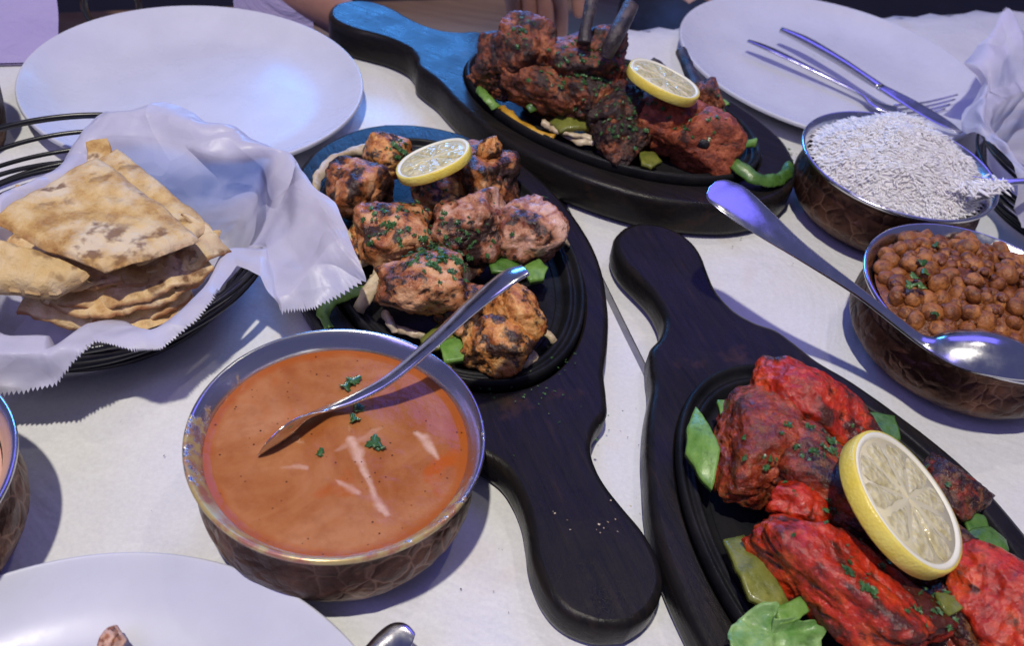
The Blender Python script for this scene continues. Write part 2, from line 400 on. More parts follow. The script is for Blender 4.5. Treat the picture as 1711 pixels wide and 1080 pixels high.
def box(c, ax, ay, hx, hy, z0, z1, bev=.002):
    V = []
    for z, b in ((z0, bev), (z0+bev, 0), (z1-bev, 0), (z1, bev)):
        for sx, sy in ((-1, -1), (1, -1), (1, 1), (-1, 1)):
            V.append(Vector(c)+ax*(sx*(hx-b))+ay*(sy*(hy-b))+Vector((0, 0, z)))
    Fc = [(3, 2, 1, 0), (12, 13, 14, 15)]
    for k in range(3):
        for i in range(4): Fc.append((k*4+i, k*4+(i+1) % 4, k*4+4+(i+1) % 4, k*4+4+i))
    return V, Fc
tc = EDGE0+PX*.55-PN*.56
tb = thing('dining_table', 'dining table, its top greyed for the shaded seam, under white paper that carries all the dishes', 'table', (tc.x, tc.y, -.75))
off = Vector((-tc.x, -tc.y, .75))
V, Fc = box(tc, PX, PN, .95, .555, -.035, -.003); obj('tabletop', [v+off for v in V], Fc, 'seam_shade_grey', tb, smooth=False)
for sx in (-1, 1):
    for sy in (-1, 1):
        V, Fc = box(tc+PX*(sx*.85)+PN*(sy*.48), PX, PN, .03, .03, -.75, -.035); obj('leg', [v+off for v in V], Fc, 'darkwood', tb, smooth=False)
# paper sheets: grid in edge coordinates, one edge along the seam
S0, S1 = P(905, 285), P(1092, 672)
sdir = (S1-S0).normalized()
def seam_x(y): return S0.x+(y-S0.y)*sdir.x/sdir.y
def paper_sheet(right_side, z, label, lift):
    n, m = 70, 90; V, Fc = [], []
    for j in range(m+1):
        for i in range(n+1):
            # along the seam line j, away from it i
            base = S0+sdir*((j/m)*2.0-.62)
            d = (i/n)**2.0*1.5+(.0085 if right_side else 0)
            p = base+Vector((1 if right_side else -1, 0, 0))*d
            # clip at the far table edge
            over = (p-EDGE0).dot(PN)
            zz = z+.0010*fb(p, 9, 3, 3)+.0010*abs(fb(p, 23, 2, 5))+lift*math.exp(-max(d, 0)/.007)
            if over > 0:
                t = min(over, .5); p = p-PN*over; p = p+PN*.003; zz = z-.004-t*.5
            V.append((p.x, p.y, zz))
    for j in range(m):
        for i in range(n):
            a = j*(n+1)+i; q = (a, a+1, a+n+2, a+n+1)
            Fc.append(q if not right_side else q[::-1])
    o = obj('table_paper', V, Fc, 'table_paper', origin=(S0.x, S0.y, 0)); tag(o, label, 'table paper', 'white paper covering the table'); return o
paper_sheet(False, .0018, 'white table paper left of the seam, under the curry bowl and bread basket', .0012)
paper_sheet(True, -.0012, 'white table paper right of the seam, under the rice and chickpea bowls', 0)

# ------------------------------------------------------------------ plates
def plate(center, r, label, group='big white plates', h=.022, s=1):
    pr = smooth_profile([(.0001, .004), (r*.45, .004), (r*.68, .0045), (r*.80, .008), (r*.90, .0145), (r*.975, h-.001), (r*.993, h), (r, h-.002), (r*.985, h-.0045), (r*.86, .009), (r*.72, .002), (r*.62, .0002), (r*.56, .0025), (.0001, .0022)], 5)
    V, Fc = lathe(pr, 160)
    V = [Vector((v.x*(1+.004*math.cos(2*math.atan2(v.y, v.x))), v.y, max(v.z, 0))) for v in V]
    o = obj('plate', V, Fc, 'china'); o.location = (center[0], center[1], .002); tag(o, label, 'plate', group); return o
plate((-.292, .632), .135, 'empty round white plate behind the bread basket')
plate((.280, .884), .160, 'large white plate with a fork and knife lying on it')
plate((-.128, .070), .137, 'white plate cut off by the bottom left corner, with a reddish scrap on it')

# ------------------------------------------------------------------ handi bowls
def handi(center, label, r=.072, h=.060, liner='steel', zfoot=.002, seed=1, spun=0):
    t = thing('copper_bowl', label, 'bowl', (center[0], center[1], zfoot), spun, 'hammered copper serving bowls')
    k = r/.072; hz = h/.060
    out = smooth_profile([(.0001, .001), (.038*k, .0008), (.050*k, .002*hz), (.061*k, .009*hz), (.0680*k, .021*hz), (.0685*k, .033*hz), (.0662*k, .044*hz), (.0665*k, .0515*hz), (.0690*k, .0555*hz)], 7)
    def wob(v):
        rr = math.hypot(v.x, v.y)
        if rr < .03: return v
        d = .0007*fb(v, 60, 2, seed)+.0005*rnoise(v, 85, seed)
        return Vector((v.x*(1+d/rr), v.y*(1+d/rr), v.z))
    V, Fc = lathe(out, 180, wob); obj('hammered_body', V, Fc, 'copper', t)
    inn = smooth_profile([(.0686*k, .0550*hz), (.0712*k, .0570*hz), (.0722*k, .0590*hz), (.0716*k, .0605*hz), (.0700*k, .0604*hz), (.0668*k, .0565*hz), (.0635*k, .0500*hz), (.0625*k, .036*hz), (.0600*k, .020*hz), (.045*k, .007*hz), (.0001, .005*hz)], 6)
    V, Fc = lathe(inn, 180); obj('steel_liner', V, Fc, liner, t)
    return t
BA, BC, BR, BL = Vector((-.074, .264, 0)), Vector((.307, .474, 0)), Vector((.284, .634, 0)), Vector((-.276, .192, 0))
handi(BA, 'copper bowl of smooth orange curry with a spoon standing in it', liner='rim')
handi(BC, 'copper bowl heaped with brown chickpeas, a big spoon across its rim', r=.0795, h=.055, seed=2, spun=.6)
handi(BR, 'copper bowl heaped with white rice', r=.0785, h=.055, seed=3, spun=1.9)
handi(BL, 'copper bowl cut off by the left edge below the bread basket', seed=4, spun=1.1)

def disc(center, r, z, amp, f, mat, name, seed, dome=0, n=70, rings=42, lip=0):
    V, Fc = [Vector((0, 0, 0))], []
    for j in range(1, rings+1):
        for i in range(n):
            a = 2*math.pi*i/n; rr = r*j/rings
            V.append(Vector((rr*math.cos(a), rr*math.sin(a), 0)))
    for i in range(n): Fc.append((0, 1+i, 1+(i+1) % n))
    for j in range(rings-1):
        for i in range(n):
            a = 1+j*n+i; b = 1+j*n+(i+1) % n; Fc.append((a, a+n, b+n, b))
    for v in V:
        q = math.hypot(v.x, v.y)/r
        v.z = amp*fb(v+Vector((center[0], center[1], 0)), f, 4, seed)*(1-q**6)+dome*(1-q*q)+lip*max(0, (q-.94)/.06)
    o = obj(name, V, Fc, mat); o.location = (center[0], center[1], z); return o
cur = disc(BA, .0640, .0525, .0016, 28, 'curry', 'orange_curry', 3, .0006, 230, 130, .0010)
tag(cur, 'smooth orange curry with cream streaks filling the round bowl', 'curry')
STREAKS = [([(588, 742), (596, 762), (606, 790), (620, 820), (632, 848), (646, 866)], [10, 20, 9, 6, 11, 5], .8),
           ([(694, 730), (706, 738), (718, 755), (731, 772)], [6, 16, 11, 5], .8), ([(470, 788), (490, 786), (512, 788)], [3, 8, 4], .5),
           ([(560, 808), (582, 820), (600, 830)], [3, 12, 4], .55), ([(640, 720), (600, 745), (560, 760)], [4, 10, 4], .3)]
SEG = []
for pts, ws, st in STREAKS:
    q = [P(x, y, .050)-Vector((BA.x, BA.y, .050)) for x, y in pts]; k = M2(P(600, 750, .05))
    for i in range(len(q)-1): SEG.append((q[i].xy, q[i+1].xy, ws[i]*k*.5, ws[i+1]*k*.5, st))
vals = []
for v in cur.data.vertices:
    p = v.co.xy; best = 0
    wob = fb(v.co, 160, 3, 5)*.0022
    for a, b, wa, wb, st in SEG:
        ab = b-a; t = max(0, min(1, (p-a).dot(ab)/ab.length_squared)); d = (p-(a+ab*t)).length+wob; w_ = wa+(wb-wa)*t
        best = max(best, st*max(0, min(1, 1.25-d/(w_+.0004)*.9)))
    vals.append(best)
at = cur.data.attributes.new('cream', 'FLOAT', 'POINT'); at.data.foreach_set('value', vals)

# ------------------------------------------------------------------ cutlery
def utensil(name, label, path, width, thick, cup, normal, mat='steel', cat='spoon', group=None):
    V, Fc = loft([Vector(p) for p in path], width, thick, cup, normal, K=12, steps=8)
    o = obj(name, V, Fc, mat, origin=Vector(path[0])); tag(o, label, cat, group); return o
# spoon in the curry
s1 = [P(878, 452, .128), P(845, 468, .124), P(790, 512, .110), P(720, 576, .089), P(652, 634, .072), P(595, 666, .062), P(545, 684, .0575), P(507, 697, .0605), P(482, 714, .0602), P(454, 738, .0575), P(432, 762, .0535)]
sv = (s1[0]-s1[5]).normalized()
side = Vector((-.25, 1, 0)); nn = sv.cross(Vector((.87, .1, -.35))).normalized()
def spoon_normals(path, tiltvec):
    out = []
    for i in range(len(path)):
        t = (path[min(i+1, len(path)-1)]-path[max(i-1, 0)]).normalized()
        n = tiltvec-t*tiltvec.dot(t); out.append(n.normalized())
    return out
utensil('spoon', 'slim steel spoon standing in the orange curry, its handle leaning over the iron plate', s1,
        [.0120, .0165, .0155, .0125, .0095, .0080, .0080, .0145, .0225, .0200, .004],
        [.0022, .0024, .0024, .0024, .0024, .0024, .002, .0015, .0013, .0013, .001],
        [.001, .0015, .0015, .001, .001, .001, 0, -.002, -.0035, -.0025, 0], [a_.lerp(b_, min(1, max(0, (k_-5)/3))).normalized() for k_, (a_, b_) in enumerate(zip(spoon_normals(s1, Vector((-.50, .10, .85))), spoon_normals(s1, Vector((-.75, .60, .45)))))], group='steel spoons')
# serving spoon across the chickpeas, back of the bowl up
s2 = [P(1190, 309, .112), P(1199, 315, .1115), P(1226, 334, .110), P(1278, 374, .103), P(1345, 425, .092), P(1430, 486, .078), P(1500, 540, .0665), P(1545, 572, .0615), P(1590, 583, .0625), P(1650, 592, .064), P(1710, 603, .063), P(1762, 618, .058)]
utensil('serving_spoon', 'large steel serving spoon lying face down across the chickpea bowl rim', s2,
        [.010, .0250, .0330, .0280, .0165, .0085, .0085, .0115, .032, .040, .034, .006],
        [.0014, .0014, .0018, .002, .0026, .003, .003, .0025, .0018, .0016, .0016, .001],
        [.0, .0004, .0008, .0012, .001, .001, .001, .001, .008, .0115, .008, .001], spoon_normals(s2, Vector((-.10, -.02, 1))), group='steel spoons')
# spoon under the rice on the right
s3 = [P(1600, 318, .064), P(1640, 312, .068), P(1670, 305, .0705), P(1720, 303, .074), P(1790, 300, .080), P(1870, 296, .088)]
utensil('spoon', 'steel spoon pushed into the rice at the right edge, grains stuck to its neck', s3, [.030, .026, .010, .0065, .0075, .012], .002, [-.003, -.003, 0, .001, .001, .001], spoon_normals(s3, Vector((0, -.1, 1))), group='steel spoons')
# handle end at the bottom
s4 = [P(560, 1160, .026), P(610, 1105, .026), P(645, 1076, .0255), P(668, 1066, .025), P(690, 1072, .024)]
utensil('spoon', 'rounded steel handle end sticking up at the bottom edge beside the front plate', s4, [.006, .008, .012, .0135, .007], [.002]*5, .001, Vector((0, -.25, 1)), group='steel spoons')
# fork and knife on the plate
kn = [P(1305, 50, .026), P(1345, 68, .0265), P(1400, 100, .026), P(1440, 126, .0255), P(1470, 145, .0255), P(1520, 172, .026), P(1575, 204, .028), P(1606, 222, .0285)]
kt = thing('table_knife', 'steel table knife lying on top of the fork on the white plate', 'knife', kn[3])
o3 = Vector(kn[3])
V, Fc = loft([p-o3 for p in kn[:5]], [.007, .011, .0095, .0085, .0100], [.004, .006, .0065, .006, .004], .001, Vector((0, -.2, 1)), K=10, steps=6); obj('handle', V, Fc, 'steel', kt)
V, Fc = loft([p-o3 for p in kn[4:]], [.0100, .0165, .0155, .004], [.0035, .0016, .0012, .001], 0, spoon_normals(kn[4:], Vector((.25, -.5, 1))), K=10, steps=6); obj('blade', V, Fc, 'steel', kt)
fk = [P(1250, 68, .021), P(1285, 82, .021), P(1340, 108, .019), P(1400, 138, .016), P(1442, 160, .0145), P(1466, 176, .0135), P(1500, 186, .013)]
ft = thing('dinner_fork', 'steel dinner fork lying under the knife on the white plate', 'fork', fk[3]); o3 = Vector(fk[3])
V, Fc = loft([p-o3 for p in fk], [.006, .0105, .0085, .0060, .0065, .017, .020], [.002, .003, .003, .003, .003, .002, .0016], .0005, K=10, steps=6); obj('handle', V, Fc, 'steel', ft)
for k in range(4):
    a, b = P(1495, 176+k*7, .0135), P(1603-k*8, 158+k*8, .018)
    if k == 0: b = P(1600, 158, .018)
    mid = (a+b)*.5-Vector((0, 0, .003))
    V, Fc = loft([a-o3, mid-o3, b-o3], [.0032, .0028, .0012], .0016, 0, K=6, steps=5); obj('tine', V, Fc, 'steel', ft)

# ------------------------------------------------------------------ sizzler boards and iron plates
HALF = [(-.165, 0), (-.161, .022), (-.150, .045), (-.130, .068), (-.090, .092), (-.045, .1035), (0, .106), (.040, .101), (.080, .087), (.110, .073), (.132, .060), (.150, .053), (.163, .047), (.172, .036), (.184, .0275), (.197, .0245), (.211, .0245), (.226, .0275), (.243, .0315), (.260, .0315), (.274, .026), (.284, .014), (.288, 0)]
hp = smooth_profile(HALF, 5)
def board(center, ang, label, th=.022, scale=1.0, zb=.0025, round_r=.0045):
    t = thing('wooden_board', label, 'board', (center[0], center[1], zb), R(ang), 'black wooden sizzler boards')
    out = [(u*scale, -v*scale) for u, v in hp]+[(u*scale, v*scale) for u, v in hp[-2:0:-1]]
    n = len(out)
    nrm = []
    for i in range(n):
        a, b = out[i-1], out[(i+1) % n]; dx, dy = b[0]-a[0], b[1]-a[1]; l = math.hypot(dx, dy) or 1
        nrm.append((dy/l, -dx/l))
    levels = [(.004, 0), (.001, .002), (0, .006), (.0, th-round_r), (round_r*.3, th-round_r*.3), (round_r, th)]
    # solid core profile, then the recess for the iron plate is cut as an inner loop on the top
    V, Fc = [], []
    for ins, z in levels:
        for (x, y), (nx, ny) in zip(out, nrm):
            p = Vector((x-nx*ins, y-ny*ins, z))
            d = .0006*fb(p, 35, 3, ang)
            V.append(Vector((p.x+nx*d, p.y+ny*d, p.z+(.0004*fb(p, 22, 2, 4) if z > .01 else 0))))
    m = len(levels)
    for j in range(m-1):
        for i in range(n): Fc.append((j*n+i, j*n+(i+1) % n, (j+1)*n+(i+1) % n, (j+1)*n+i))
    bm = bmesh.new(); vs = [bm.verts.new(v) for v in V]
    for f in Fc: bm.faces.new([vs[i] for i in f])
    # inner recess ring
    a0, b0 = .135*scale, .0885*scale; N = 96
    rings = [(1.0, th), (.985, th-.0035), (.96, th-.006)]
    rv = []
    for s, z in rings:
        rv.append([bm.verts.new((a0*s*math.cos(2*math.pi*i/N), b0*s*math.sin(2*math.pi*i/N), z)) for i in range(N)])
    for k in range(2):
        for i in range(N): bm.faces.new((rv[k][i], rv[k][(i+1) % N], rv[k+1][(i+1) % N], rv[k+1][i]))
    bm.faces.new(rv[2])
    top = vs[(m-1)*n:]
    edges = []
    bm.verts.index_update()
    for loop in (top, rv[0]):
        for i in range(len(loop)):
            e = bm.edges.get((loop[i], loop[(i+1) % len(loop)]))
            if e: edges.append(e)
    bmesh.ops.triangle_fill(bm, edges=edges, use_beauty=True)
    bm.faces.new(vs[:n][::-1])
    bmesh.ops.recalc_face_normals(bm, faces=bm.faces)
    me = bpy.data.meshes.new('board_body'); bm.to_mesh(me); bm.free()
    for p in me.polygons: p.use_smooth = abs(p.normal.z) < .98
    me.materials.append(MAT['board'])
    o = bpy.data.objects.new('board_body', me); col.objects.link(o); o.parent = t
    return t
def iron(center, ang, label, z=.0200, scale=1.0):
    t = thing('iron_plate', label, 'iron plate', (center[0], center[1], z), R(ang), 'black iron sizzler plates')
    pr = smooth_profile([(.0001, -.0005), (.70, -.0005), (.80, 0), (.845, .0012), (.865, .0045), (.885, .0075), (.905, .0078), (.925, .0062), (.945, .0072), (.965, .0105), (.985, .0112), (1.0, .0092), (1.0, .005), (.985, .001), (.96, -.0008)], 5)
    V, Fc = [], []; N = 160
    a0, b0 = .1325*scale, .0862*scale
    for r, zz in pr:
        for i in range(N):
            a = 2*math.pi*i/N
            # offset inwards by a real width so that the lip keeps its width all round
            ins = (1-r)*.085
            V.append(Vector(((a0-ins*1.25)*math.cos(a) if r > .5 else a0*r*math.cos(a), (b0-ins)*math.sin(a) if r > .5 else b0*r*math.sin(a), zz)))
    for j in range(len(pr)-1):
        for i in range(N): Fc.append((j*N+i, j*N+(i+1) % N, (j+1)*N+(i+1) % N, (j+1)*N+i))
    obj('iron_body', V, Fc, 'iron', t)
    return t
CA, CB, CC = Vector((-.053, .465, 0)), Vector((.050, .680, 0)), Vector((.200, .275, 0))
AA, AB, AC = -62.5, 157, 114.5
board(CA, AA, 'black wooden board in the middle, its handle pointing towards the bottom edge'); iron(CA, AA, 'oval iron plate under the grilled chicken chunks in the middle')
board(CB, AB, 'black wooden board at the back, its blue-lit handle pointing to the top left', th=.030, scale=1.02); iron(CB, AB, 'oval iron plate under the lamb chops at the back', z=.0280, scale=1.02)
board(CC, AC, 'black wooden board at the right, its handle pointing to the top of the picture', zb=.0022); iron(CC, AC+1.5, 'oval iron plate under the bright red chicken at the front right')
ZA, ZB, ZC = .0200, .0280, .0200

# ------------------------------------------------------------------ meat
ICO = {}
def ico(level):
    if level not in ICO:
        bm = bmesh.new(); bmesh.ops.create_icosphere(bm, subdivisions=level, radius=1)
        bm.verts.ensure_lookup_table()
        ICO[level] = ([v.co.copy() for v in bm.verts], [tuple(v.index for v in f.verts) for f in bm.faces]); bm.free()
    return ICO[level]
SURF = {}
def meat(name, label, cat, px, py, z, w, d, h, mat, plate_key, rz=0, tilt=(0, 0), seed=1, box_p=3.2, lump=.24, rough=1.0, char=.35, group=None, level=5, facets=9, base_z=0):
    """a lump centred where the photo shows it; w, d, h in photo pixels at that place, turned rz degrees"""
    c = P(px, py, z); k = M2(c)
    sx, sy, sz = w*k*.59, d*k*.60, h*k*.62
    Vs, Fs = ico(level)
    rot = Matrix.Rotation(R(rz), 3, 'Z') @ Matrix.Rotation(R(tilt[0]), 3, 'X') @ Matrix.Rotation(R(tilt[1]), 3, 'Y')
    pre = Matrix.Rotation(seed*1.3, 3, 'X') @ Matrix.Rotation(seed*2.1, 3, 'Z')
    V, ch = [], []
    pr_ = random.Random(seed*17+3)
    planes = []
    for _ in range(facets):
        nk = Vector((pr_.gauss(0, 1), pr_.gauss(0, 1), pr_.gauss(0, .8))).normalized(); planes.append((pr_.uniform(.62, .86), nk))
    for v in Vs:
        q = v
        n = (abs(q.x)**box_p+abs(q.y)**box_p+abs(q.z)**box_p)**(1/box_p)
        rb = .93/n
        ds = sorted([rb]+[dk/max(1e-3, q.dot(nk)) for dk, nk in planes if q.dot(nk) > .15])
        e_ = 0 if len(ds) < 2 else max(0, 1-(ds[1]-ds[0])/.16)
        rb = ds[0]-.030*e_*e_
        q = q*rb
        s = pre @ v
        low = fb(s, 1.3, 2, seed); mid = rnoise(s, 2.6, seed+3); hi = fb(s, 7.5, 3, seed+9); hh = rnoise(s, 14, seed+5)
        crack = max(0, rnoise(s, 2.1, seed+31)-.86)/.14
        f = 1+lump*1.15*low+.055*lump/.24*(mid-.4)+.066*rough*hi+.032*rough*hh-.07*crack
        q = q*f
        p = rot @ Vector((q.x*sx, q.y*sy, q.z*sz))
        V.append(p)
        edge = (f-1)/.25
        ch.append(char+.09+.75*fb(s, 1.9, 3, seed+21)+.16*e_+.25*crack)
    o = obj(name, V, Fs, mat, attr={'char': ch}); o.location = c
    tag(o, label, cat, group)
    me = o.data; L = SURF.setdefault(plate_key, [])
    if name != 'charred_bone':
        for vv in list(me.vertices)[::7]:
            if vv.normal.z > .35: L.append((c+vv.co, vv.normal.copy()))
    return o
GA = 'grilled chicken chunks on the middle plate'
G = lambda label, *a, **k: meat('chicken_piece', label, 'chicken', *a, plate_key='A', group=GA, **k)
G('scorched orange chicken chunk at the far end of the middle plate, left of the lemon', 655, 262, .050, 84, 74, 70, 'tikka_orange', rz=20, tilt=(20, 10), seed=1, char=.22, lump=.2)
G('charred chicken chunk at the left rim, beside the curved onion ring', 592, 325, .044, 112, 92, 92, 'tikka', rz=-20, seed=2, char=.30, lump=.2)
G('chicken chunk mostly hidden beneath the lemon slice of the middle plate', 728, 318, .036, 100, 90, 66, 'tikka_orange', rz=15, seed=36, char=.26)
G('small oily chicken piece low at the left side beside the paper liner', 598, 408, .030, 62, 90, 40, 'tikka_orange', rz=20, seed=3, char=.3)
G('herb-topped chicken chunk in the centre left of the pile', 668, 385, .050, 124, 110, 88, 'tikka', rz=30, tilt=(10, 0), seed=4, char=.25)
G('charred chicken chunk right behind the lemon slice', 812, 290, .046, 104, 120, 80, 'tikka', rz=35, tilt=(0, 15), seed=5, char=.42)
G('pointed chicken scrap standing up right of the lemon slice', 818, 250, .064, 36, 40, 50, 'tikka_orange', rz=10, tilt=(0, 25), seed=35, char=.30, level=4, box_p=2)
G('pink chicken chunk with a torn pale top in the middle of the pile', 785, 375, .054, 112, 124, 88, 'tikka_pink', rz=-15, tilt=(10, 0), seed=6, char=.30)
G('pale pink chicken chunk at the right rim with a small peak', 886, 392, .048, 106, 104, 92, 'tikka_pink', rz=-5, seed=7, char=.22, lump=.22)
G('large chicken chunk crowned with coriander in front of the pile', 708, 478, .054, 146, 112, 92, 'tikka', rz=10, tilt=(-10, 0), seed=8, char=.22)
G('golden orange chicken chunk just past the curry spoon handle', 862, 512, .050, 112, 86, 74, 'tikka_orange', rz=-25, tilt=(0, 10), seed=9, char=.22)
G('rounded blackened chicken chunk nearest the curry bowl', 826, 578, .040, 98, 84, 72, 'tikka_orange', rz=-15, seed=10, char=.36)
G('dark chicken chunk half hidden under the curry spoon handle', 780, 520, .040, 92, 80, 70, 'tikka', rz=40, seed=11, char=.46)
G('dark scrap of chicken filling the gap under the pile', 742, 430, .034, 150, 120, 52, 'tikka', rz=60, seed=12, char=.55)

GB = 'lamb chops and kebabs on the back plate'
def L(label, *a, cat='lamb chop', **k): return meat('lamb_chop', label, cat, *a, plate_key='B', group=GB, **k)
L('lamb chop at the far left top of the pile, in front of the fingers', 878, 82, .080, 96, 80, 84, 'lamb', rz=-20, seed=41, char=.28, rough=1.6)
L('dark lamb chop end with a pinkish side at the left', 830, 105, .060, 74, 80, 80, 'lamb', rz=20, seed=42, char=.42, rough=1.5)
L('crusty lamb chop at the left above the green pepper', 905, 140, .060, 130, 84, 78, 'lamb', rz=-10, seed=43, char=.26, rough=1.7)
L('narrow lamb piece reaching over the left rim of the back plate', 822, 138, .042, 84, 34, 34, 'lamb', rz=-28, seed=44, char=.22, rough=1.3)
L('lamb chop with the blackened bone sticking up from the top of the pile', 1000, 84, .088, 84, 60, 66, 'lamb', rz=40, tilt=(0, -25), seed=45, char=.34, rough=1.5)
L('herb-covered lamb chop in the centre top of the pile', 972, 118, .072, 118, 96, 78, 'lamb', rz=-5, seed=46, char=.36, rough=1.7)
L('small orange-red lamb piece left of the lemon', 1022, 116, .078, 62, 56, 52, 'kebab', rz=0, seed=47, char=.30, rough=1.5)
L('lamb chop in the middle of the pile below the coriander', 985, 165, .056, 104, 86, 74, 'lamb', rz=25, seed=48, char=.36, rough=1.8)
L('dark lumpy lamb piece above the onion and green pepper', 925, 178, .040, 110, 60, 56, 'lamb', rz=-30, seed=49, char=.50, rough=1.6)
L('charred black lamb chop standing in the middle of the plate', 1025, 190, .052, 92, 110, 74, 'lamb', rz=-50, seed=50, char=.62, rough=1.6)
L('crumbly charred lamb piece in front, tipped with gold flecks', 1042, 238, .044, 84, 76, 66, 'lamb', rz=30, seed=51, char=.52, rough=2.0)
L('rust red kebab chunk in front of the lemon slice', 1112, 200, .054, 134, 98, 84, 'kebab', rz=-25, seed=52, char=.18, rough=1.3, cat='kebab', box_p=2.6)
kb = L('rust red kebab chunk with a dark skewer hole at the right end', 1170, 238, .050, 124, 100, 92, 'kebab', rz=-15, seed=53, char=.16, rough=1.1, cat='kebab', box_p=3, lump=.12)
L('small brown kebab end sticking up right of the lemon slice', 1182, 172, .058, 46, 62, 66, 'lamb', rz=10, seed=54, char=.25, rough=1.2, cat='kebab')
hc = P(1172, 242, .062)-kb.location
k_ = M2(kb.location)
dirh = (Vector((0, 0, H))-kb.location).normalized()
V, Fc = ico(3); V = [Vector((v.x*11*k_, v.y*6*k_, v.z*9*k_)) for v in V]
# dark skewer hole: a small sunken cup on the face that looks to the front
best = max(kb.data.vertices, key=lambda v: v.co.normalized().dot(Vector((.0, -.80, .42)).normalized()))
obj('skewer_hole', [v+best.co*.955 for v in V], Fc, 'bone', kb, attr={'char': [1.0]*len(V)})
def bone(label, pts, rad, seed):
    path = [P(x, y, z) for x, y, z in pts]; k = M2(path[0])
    pts2 = smooth_profile([tuple(p) for p in path], 8)
    rr = smooth_profile([(r*k,) for r in rad], 8)
    V, Fc = tube(pts2, [r[0] for r in rr], 14)
    c = path[0]
    V = [v-c+Vector((1, 1, 1))*(.0010*fb(v, 160, 3, seed)) for v in V]
    o = obj('charred_bone', V, Fc, 'bone', attr={'char': [.4+.4*fb(v, 90, 2, seed) for v in V]}); o.location = c
    tag(o, label, 'bone', 'charred chop bones'); return o
bone('thick blackened rib bone slanting up to the right at the top of the pile', [(1012, 96, .100), (1026, 64, .114), (1044, 30, .124), (1054, 8, .130)], [11, 14, 14, 13], 1)
bone('narrow mottled rib bone pointing straight up at the top edge', [(976, 72, .105), (979, 45, .114), (985, 18, .122), (990, -8, .130)], [12, 10, 11, 10], 2)
bone('short pointed dark bone showing behind the lemon slice', [(1108, 128, .050), (1100, 112, .058), (1090, 98, .064)], [15, 10, 4], 3)
bone('flat dark bone end leaning against the plate right of the lemon slice', [(1165, 148, .048), (1152, 118, .050), (1138, 86, .054)], [12, 11, 10], 4)

GC = 'red tandoori chicken pieces at the front right'
def T(label, *a, **k): return meat('tandoori_chicken', label, 'chicken', *a, plate_key='C', group=GC, **k)
T('glossy bright red chicken lobe at the top of the front right plate', 1352, 686, .052, 230, 118, 110, 'tandoori', rz=-30, tilt=(0, 8), seed=61, char=.19, lump=.18, rough=.55, box_p=2.3)
T('rough dark red chicken piece beside the tall green pepper wedge', 1275, 752, .046, 176, 200, 110, 'tandoori_dark', rz=-10, tilt=(0, -10), seed=62, char=.16, lump=.2, rough=1.2, box_p=2.6)
T('dark chicken piece with red patches left of the lemon slice', 1378, 812, .050, 200, 150, 110, 'tandoori_dark', rz=-35, seed=63, char=.34, rough=1.3, box_p=2.6)
T('small shiny red chicken piece in front of the rough one', 1330, 845, .052, 100, 70, 64, 'tandoori', rz=-20, seed=69, char=.2, lump=.25, rough=.9, box_p=2.3)
T('long bright red chicken piece across the bottom of the plate', 1422, 982, .052, 330, 158, 120, 'tandoori', rz=-28, tilt=(6, 0), seed=64, char=.30, lump=.2, rough=.8, box_p=2.4)
T('blackened chicken piece right of the lemon slice', 1588, 822, .044, 112, 110, 84, 'tandoori_dark', rz=-50, seed=65, char=.56, rough=1.2)
T('dark chicken scrap below the lemon slice', 1590, 935, .044, 90, 90, 60, 'tandoori_dark', rz=-50, seed=70, char=.60, rough=1.5)
T('folded smooth red chicken piece in the bottom right corner', 1700, 1020, .050, 170, 210, 110, 'tandoori', rz=20, seed=66, char=.12, lump=.25, rough=.5, box_p=2.2)
T('crumbly dark chicken bits at the bottom edge of the front right plate', 1590, 1030, .040, 130, 130, 70, 'tandoori_dark', rz=10, seed=67, char=.45, rough=2.0)
T('dark red chicken underside beneath the lemon slice', 1500, 900, .034, 210, 150, 60, 'tandoori_dark', rz=-40, seed=68, char=.50, rough=1.5)

